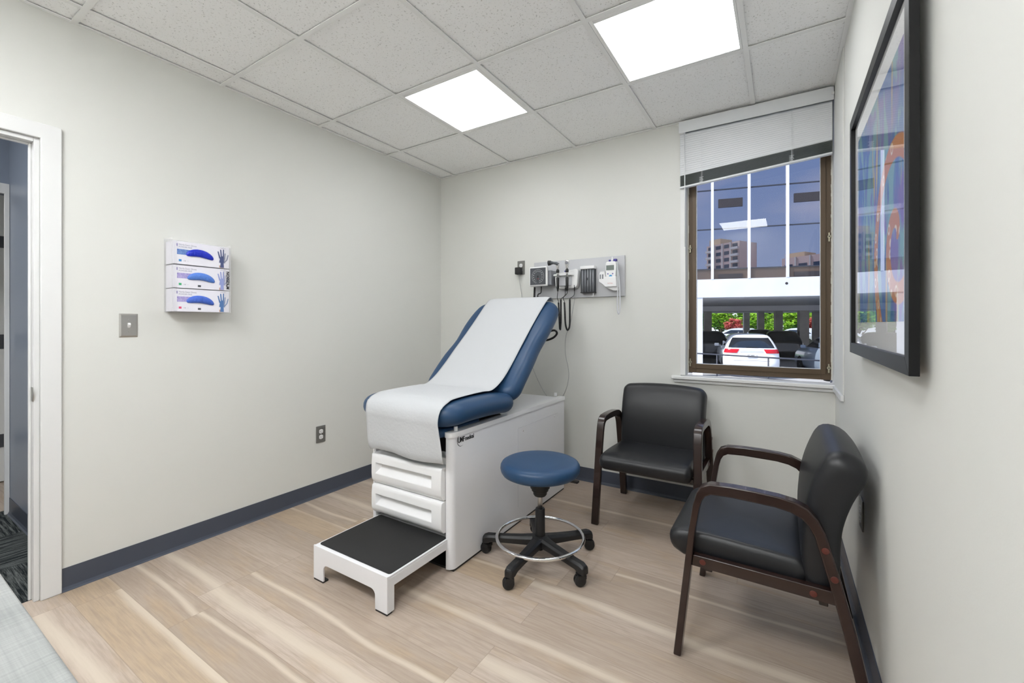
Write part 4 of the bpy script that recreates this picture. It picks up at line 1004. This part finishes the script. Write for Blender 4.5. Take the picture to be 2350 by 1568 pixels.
# mullions and bays: spacing taken from the white verticals
mx_ = []
for px in (1635.5, 1719.5, 1808.5):
    d_ = (pxat(px, 1)-P0); d_.z = 0; Q0 = Vector((P0.x, P0.y, 0)); n_ = Vector((sin(BA), -cos(BA), 0)); t = (Vector((O.x, O.y, 0))-Q0).dot(n_)/d_.dot(n_)
    mx_.append(loc_b(Q0+d_*t).x)
sp_ = (mx_[2]-mx_[0])/2
bars = [mx_[1]+sp_*k for k in range(-6, 7)]
for i, x in enumerate(bars): obj('mullion', box(x-.045, x+.045, -.012, .06, zt+.001, 9.5), 'ext_white', ob)
obj('glass_lower', box(-14, 14, .07, .10, zt+.42, 4.92), 'facade', ob); obj('glass_upper', box(-14, 14, .07, .10, 4.96, 9.5), 'facade', ob)
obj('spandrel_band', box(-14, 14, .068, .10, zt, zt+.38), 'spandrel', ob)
obj('transom', boxes((-14, 14, .04, .10, zt+.38, zt+.42), (-14, 14, .04, .10, 4.92, 4.96), (-14, 14, .04, .0695, 6.46, 6.50)), 'rail', ob)
bm = bmesh.new(); lathe(bm, [(.0001, -.006), (.045, -.006), (.05, -.001)], (.95, 0, 2.74), 'y', 14); obj('drain_hole', bm, 'vent', ob)
for k, x in enumerate(bars[:-1]):
    if k % 2 == 1:
        obj('louvre', box(x+.22, x+sp_-.22, .03, .067, zt+.03, zt+.20), 'vent', ob)
        obj('louvre', box(x+.22, x+sp_-.22, .03, .069, 5.77, 6.10), 'vent', ob)
    obj('roof_slab', box(x, x+sp_, .11, .5, 9.2, 9.5), 'ext_white', ob) if k == 0 else None
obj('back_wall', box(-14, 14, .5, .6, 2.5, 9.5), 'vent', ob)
def colm(px, dep, wd, m='concrete'):
    p = loc_b(pxat(px, dep)); obj('column', box(p.x-wd/2, p.x+wd/2, p.y-wd/2, p.y+wd/2, GZ, 2.2618), m, ob)
p = loc_b(pxat(1606, 16.5)); obj('column', box(p.x-.18, p.x+.165, .02, .36, GZ, zb), 'ext_white', ob)
for px, dep in ((1843, 24.5), (1786, 30.5), (1745.5, 35), (1712.8, 38), (1874, 31), (1624, 29), (1560, 27)): colm(px, dep, .46, 'concrete')

def car(name, label, m, loc, rz, lamps=True, k=1.0, group=None):
    t = thing(name, label, 'car', loc, rz, group)     # rear at y=0 facing -Y, length to +Y
    WZ = [(.24, .86), (.32, .93), (.45, .965), (.62, .975), (.82, .97), (.98, .955), (1.06, .93), (1.12, .90), (1.25, .855), (1.40, .79), (1.54, .715), (1.62, .64), (1.665, .52), (1.685, .34)]
    YR = {.24: .16, .32: .06, .45: .0, .62: .01, .82: .05, .98: .06, 1.06: .07, 1.12: .09, 1.25: .19, 1.40: .32, 1.54: .45, 1.62: .52, 1.665: .70, 1.685: 1.1}
    YFr = {.24: 4.78, .32: 4.88, .45: 4.92, .62: 4.9, .82: 4.78, .98: 4.45, 1.06: 3.75, 1.12: 3.55, 1.25: 3.30, 1.40: 3.0, 1.54: 2.7, 1.62: 2.45, 1.665: 2.2, 1.685: 1.9}
    def interp(d, z):
        ks = sorted(d)
        for a, b in zip(ks, ks[1:]):
            if a <= z <= b: u = (z-a)/(b-a); return d[a]+(d[b]-d[a])*u
        return d[ks[0]] if z < ks[0] else d[ks[-1]]
    WD = dict(WZ)
    def outline(z):
        hw, ya, yb_ = WD[z], YR[z], YFr[z]; r = min(.38, hw*.8); pts = []
        for cx, cy, a0 in ((hw-r, yb_-r, 0), (-(hw-r), yb_-r, pi/2), (-(hw-r), ya+r*.7, pi), (hw-r, ya+r*.7, 1.5*pi)):
            for i in range(6):
                a = a0+i/5*pi/2; pts.append((cx+r*cos(a), cy+(r*.7 if sin(a) < 0 else r)*sin(a)))
        return pts
    bm = bmesh.new(); rings = []
    for z, _ in WZ: rings.append([bm.verts.new((x, y, z)) for x, y in outline(z)])
    n = len(rings[0])
    for A, B in zip(rings, rings[1:]):
        for j in range(n): bm.faces.new((A[j], A[(j+1) % n], B[(j+1) % n], B[j]))
    bm.faces.new(rings[0][::-1]); bm.faces.new(rings[-1]); obj('body', bm, m, t, smooth=True)
    def ysurf(x, z):
        hw, ya = interp(WD, z), interp(YR, z); r = min(.38, hw*.8); ax = abs(x); e = ax-(hw-r)
        return ya if e <= 0 else ya + .7*r*(1-math.sqrt(max(0, 1-(e/r)**2)))
    def patch(x0, x1, z0, z1, name_, m_, off=.012, fx=None, par=None):
        bm = bmesh.new(); g = []
        for i in range(7):
            z = z0+(z1-z0)*i/6; a, b = fx(z) if fx else (x0, x1)
            g.append([bm.verts.new((a+(b-a)*j/12, ysurf(a+(b-a)*j/12, z)-off, z)) for j in range(13)])
        for A, B in zip(g, g[1:]):
            for j in range(12): bm.faces.new((A[j], A[j+1], B[j+1], B[j]))
        return obj(name_, bm, m_, par or t, smooth=True)
    patch(0, 0, 1.15, 1.53, 'rear_window', 'car_glass', .015, lambda z: (-(interp(WD, z)-.10), interp(WD, z)-.10))
    for sg in (-1, 1):
        bm = bmesh.new(); g = []
        for i in range(5):
            z = 1.14+(1.50-1.14)*i/4; w2 = interp(WD, z)+.006; ya = interp(YR, z)+.55+.2*(i/4); yb_ = interp(YFr, z)-.35
            g.append([bm.verts.new((sg*w2, ya+(yb_-ya)*j/6, z)) for j in range(7)])
        for A, B in zip(g, g[1:]):
            for j in range(6): bm.faces.new((A[j], A[j+1], B[j+1], B[j]))
        obj('side_window', bm, 'car_glass', t, smooth=True)
        obj('window_pillar', boxes((sg*.86-.03, sg*.86+.03, 1.75, 1.83, 1.13, 1.35)), m, t)
        bm = bmesh.new(); cushion(bm, .20, .10, .14, .03, .03, .03, 0, lambda v: Vector((sg*1.06+v.x, 3.05+v.y, 1.14+v.z)), ring=6, arc=3, inner=2); bx(bm, min(sg*.9, sg*1.0), max(sg*.9, sg*1.0), 3.03, 3.07, 1.09, 1.12); obj('side_mirror', bm, m, t, smooth=True)
        for y in (.95, 3.85):
            bm = bmesh.new(); lathe(bm, [(.0001, sg*.80), (.34, sg*.80), (.36, sg*.84), (.36, sg*.97), (.34, sg*.985), (.24, sg*.975)], (0, y, .36), 'x', 28); wh = obj('wheel', bm, 'tyre', t, smooth=False)
            bm = bmesh.new(); lathe(bm, [(.24, sg*.972), (.22, sg*.95), (.06, sg*.96), (.0001, sg*.985)], (0, y, .36), 'x', 10); obj('rim', bm, 'steel', wh)
        if lamps:
            def lf(z):
                w2 = interp(WD, z)-.012; e = (z-.94)/.18; a = .40+.10*(1-e)
                return (sg*a, sg*w2) if sg > 0 else (sg*w2, sg*a)
            patch(0, 0, .95, 1.10, 'tail_lamp', 'tail', .016, lf)
            patch(0, 0, .40, .44, 'reflector', 'tail', .012, lambda z: (sg*.66, sg*.84) if sg > 0 else (sg*.84, sg*.66))
        else:
            pass
    if lamps:
        patch(-.40, .40, 1.00, 1.025, 'chrome_strip', 'chrome', .02)
        patch(-.62, .62, .655, .665, 'tailgate_seam', 'grey_mid', .004)
        obj('number_plate', box(-.155, .155, .005, .03, .80, .93), 'trim', t)
        text('plate_text', 'VSC 4843', .075, 'ink_dark', t, on_plane((1, 0, 0), (0, 0, 1), (-.145, .003, .835)), xs=.8)
        obj('rear_wiper', box(-.18, .22, .085, .10, 1.165, 1.18), 'tyre', t)
        bm = bmesh.new(); prism(bm, [(-.03, 0), (.03, 0), (0, .045)], 'y', 1.2, 1.3); 
        for v in bm.verts: v.co.z += 1.69
        obj('roof_antenna', bm, m, t)
        patch(-.45, .45, .25, .33, 'lower_bumper', 'grey_dark', .02)
    return t
def place(px, dep, rel, lx=0, ly=0):      # put local point (lx, ly) of a car at px/dep; rel = heading left of the line of sight
    rz = YAW - math.atan2(px-1185.05, 986.9) + radians(rel); q = pxat(px, dep, GZ)
    return q - Matrix.Rotation(rz, 3, 'Z') @ Vector((lx, ly, 0)), rz
p, rz = place(1725, 16.4, 6.5); car('car', 'white suv parked with its rear to the window, red tail lamps', 'car_white', p, rz, True)
p, rz = place(1835, 18.4, 15, -.97, 3.85); car('car', 'blue grey car half hidden by the right side of the window frame', 'car_grey', p, rz, False)
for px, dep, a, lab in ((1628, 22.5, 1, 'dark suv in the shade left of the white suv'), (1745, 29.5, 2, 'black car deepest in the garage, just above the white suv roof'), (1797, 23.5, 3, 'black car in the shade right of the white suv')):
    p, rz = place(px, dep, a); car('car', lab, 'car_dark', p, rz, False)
for px, dep, m_, a, lab in ((1680, 41.5, 'car_silver', 85, 'silver car in the sunny lot left of the first garage column'), (1815, 42.5, 'car_silver', 85, 'silver car in the sunny lot between the right columns')):
    p, rz = place(px, dep, a, 0, 2.4); car('car', lab, m_, p, rz, False)

# railing outside
a = pxat(1560, 14.6, 0); b = pxat(1960, 10.7, 0); zr_ = .25
rl = thing('railing', 'thin dark steel railing in front of the parked cars', 'railing', (a.x, a.y, GZ))
dv = Vector((b.x-a.x, b.y-a.y, 0))
bm = bmesh.new(); tube(bm, [(0, 0, zr_-GZ), (dv.x, dv.y, zr_-GZ)], .022, 8); obj('top_rail', bm, 'rail', rl, smooth=True)
bm = bmesh.new(); tube(bm, [(0, 0, .5), (dv.x, dv.y, .5)], .015, 8); obj('mid_rail', bm, 'rail', rl, smooth=True)
for t in (.27, .585, .90, -.0): bm = bmesh.new(); q = dv*t; tube(bm, [(q.x, q.y, 0.001), (q.x, q.y, zr_-GZ)], .02, 8); obj('post', bm, 'rail', rl, smooth=True)

# trees and shrubs
def plant(name, label, cat, px, dep, base, crown, m, n, ls, seed, trunk=.12, group=None):
    random.seed(seed); p = pxat(px, dep, GZ); t = thing(name, label, cat, p, 0, group)
    bm = bmesh.new(); top = base+crown[2]
    tube(bm, smooth_path([(0, 0, 0), (.08, .0, base*.6), (-.05, .1, base+crown[2]*.4), (.2, 0, base+crown[2])], 4), trunk, 7, radii=None)
    for k in range(6):
        a = k*1.1+seed; tube(bm, smooth_path([(0, 0, base*.7+.2*k), (crown[0]*.4*cos(a), crown[1]*.4*sin(a), base+.3*k), (crown[0]*.85*cos(a), crown[1]*.85*sin(a), base+.5+.5*k)], 4), trunk*.35, 5)
    obj('trunk', bm, 'bark', t)
    bm = bmesh.new(); cl = [(random.gauss(0, .5), random.gauss(0, .5), random.gauss(0, .45)) for _ in range(26)]
    for i in range(n):
        c = random.choice(cl); q = Vector((c[0]+random.gauss(0, .17), c[1]+random.gauss(0, .17), c[2]+random.gauss(0, .13)))
        q = Vector((q.x*crown[0], q.y*crown[1], base+crown[2]*(1+q.z*.9)))
        if q.z < .12: q.z = .12+random.random()*.2
        R_ = Matrix.Rotation(random.random()*6.3, 3, 'Z') @ Matrix.Rotation(random.gauss(0, .6), 3, 'X'); s2 = ls*(.6+random.random()*.8)
        vs = [bm.verts.new(q+R_ @ Vector(v)*s2) for v in ((-.5, 0, 0), (0, -.3, .05), (.5, 0, 0), (0, .3, .05))]; bm.faces.new(vs)
    obj('foliage', bm, m, t, recalc=False)
plant('tree', 'bright green tree beyond the garage, left part of the view', 'tree', 1655, 48, 1.5, (1.25, 1.0, 1.3), 'leaf', 4200, .30, 1)
plant('tree', 'bright green tree beyond the garage, between the middle columns', 'tree', 1740, 48, 1.4, (1.25, 1.0, 1.3), 'leaf', 4200, .30, 2)
plant('tree', 'bright green tree beyond the garage, left of the tall right column', 'tree', 1816, 48, 1.4, (1.2, 1.0, 1.3), 'leaf', 4200, .30, 3)
plant('tree', 'green tree beyond the garage at the right edge of the glass', 'tree', 1888, 48, 1.4, (1.2, 1.0, 1.3), 'leaf', 3000, .30, 7)
plant('shrub', 'red leaved shrub beyond the garage, left part of the view', 'shrub', 1684, 45, .9, (.9, .5, .9), 'redleaf', 3000, .2, 4, .05)
plant('shrub', 'red leaved shrub beyond the garage near the right column', 'shrub', 1862, 45, .9, (.5, .5, .9), 'redleaf', 2400, .2, 5, .05)
plant('shrub', 'pale green shrub beyond the garage behind the middle columns', 'shrub', 1767, 45, .6, (.8, .5, .8), 'leaf', 2400, .18, 6, .05)
for i, px in enumerate((1598, 1653, 1708, 1763, 1818, 1873, 1928)):
    plant('tree', 'deep green tree in the far row beyond the garage, number %s from the left' % ('one', 'two', 'three', 'four', 'five', 'six', 'seven')[i], 'tree', px, 55+4*(i % 2), .6, (1.0, .7, 2.2), 'leaf2', 3600, .55, 20+i, .15, 'far row of trees')
hb = struct('ground_lawn', box(-60, 30, 36, 38, 0, 0) if False else box(-60, 60, 43, 90, GZ+.001, GZ+.03), 'lawn'); hb.name = 'ground_lawn'

# apartment block behind us, mirrored in the glass opposite
N_ = Vector((sin(BA), -cos(BA), 0)); O3 = Vector((O.x, O.y, 0))
def mirrored(p): d_ = (p-O3).dot(N_); return p-2*d_*N_
def apartments(px, dep, wd, h, label, steps):
    q = mirrored(pxat(px, dep)); t = thing('apartment_block', label, 'building', (q.x, q.y, GZ), radians(60))
    obj('walls', box(-wd/2, wd/2, -6, 6, 0, h), 'brick', t); obj('roof_house', box(-wd/2, -wd/2+wd*.35, -4, 4, h, h+steps), 'tanroof', t)
    nf = int(h/3)
    for f in range(max(0, nf-6), nf):
        for k in range(4):
            x = -wd/2+wd*(k+.5)/4; z = f*3+.6
            if z+2 > h: continue
            obj('window', box(x-wd/14, x+wd/14, 6.01, 6.15, z, z+1.6), 'winb', t)
            if k in (0, 3): obj('balcony', box(x-wd/9, x+wd/9, 6.16, 7.3, z-1.1, z-.1), 'bandw', t)
    for k in (.25, .5, .75): obj('pilaster', box(-wd/2+wd*k-.25, -wd/2+wd*k+.25, 6.01, 6.4, 0, h), 'bandw', t)
    return t
apartments(1678, 200, 17, 39, 'tan apartment block with balconies, seen mirrored in the glass opposite', 3)
apartments(1880, 170, 22, 29, 'low tan block mirrored in the right part of the glass opposite', 2)
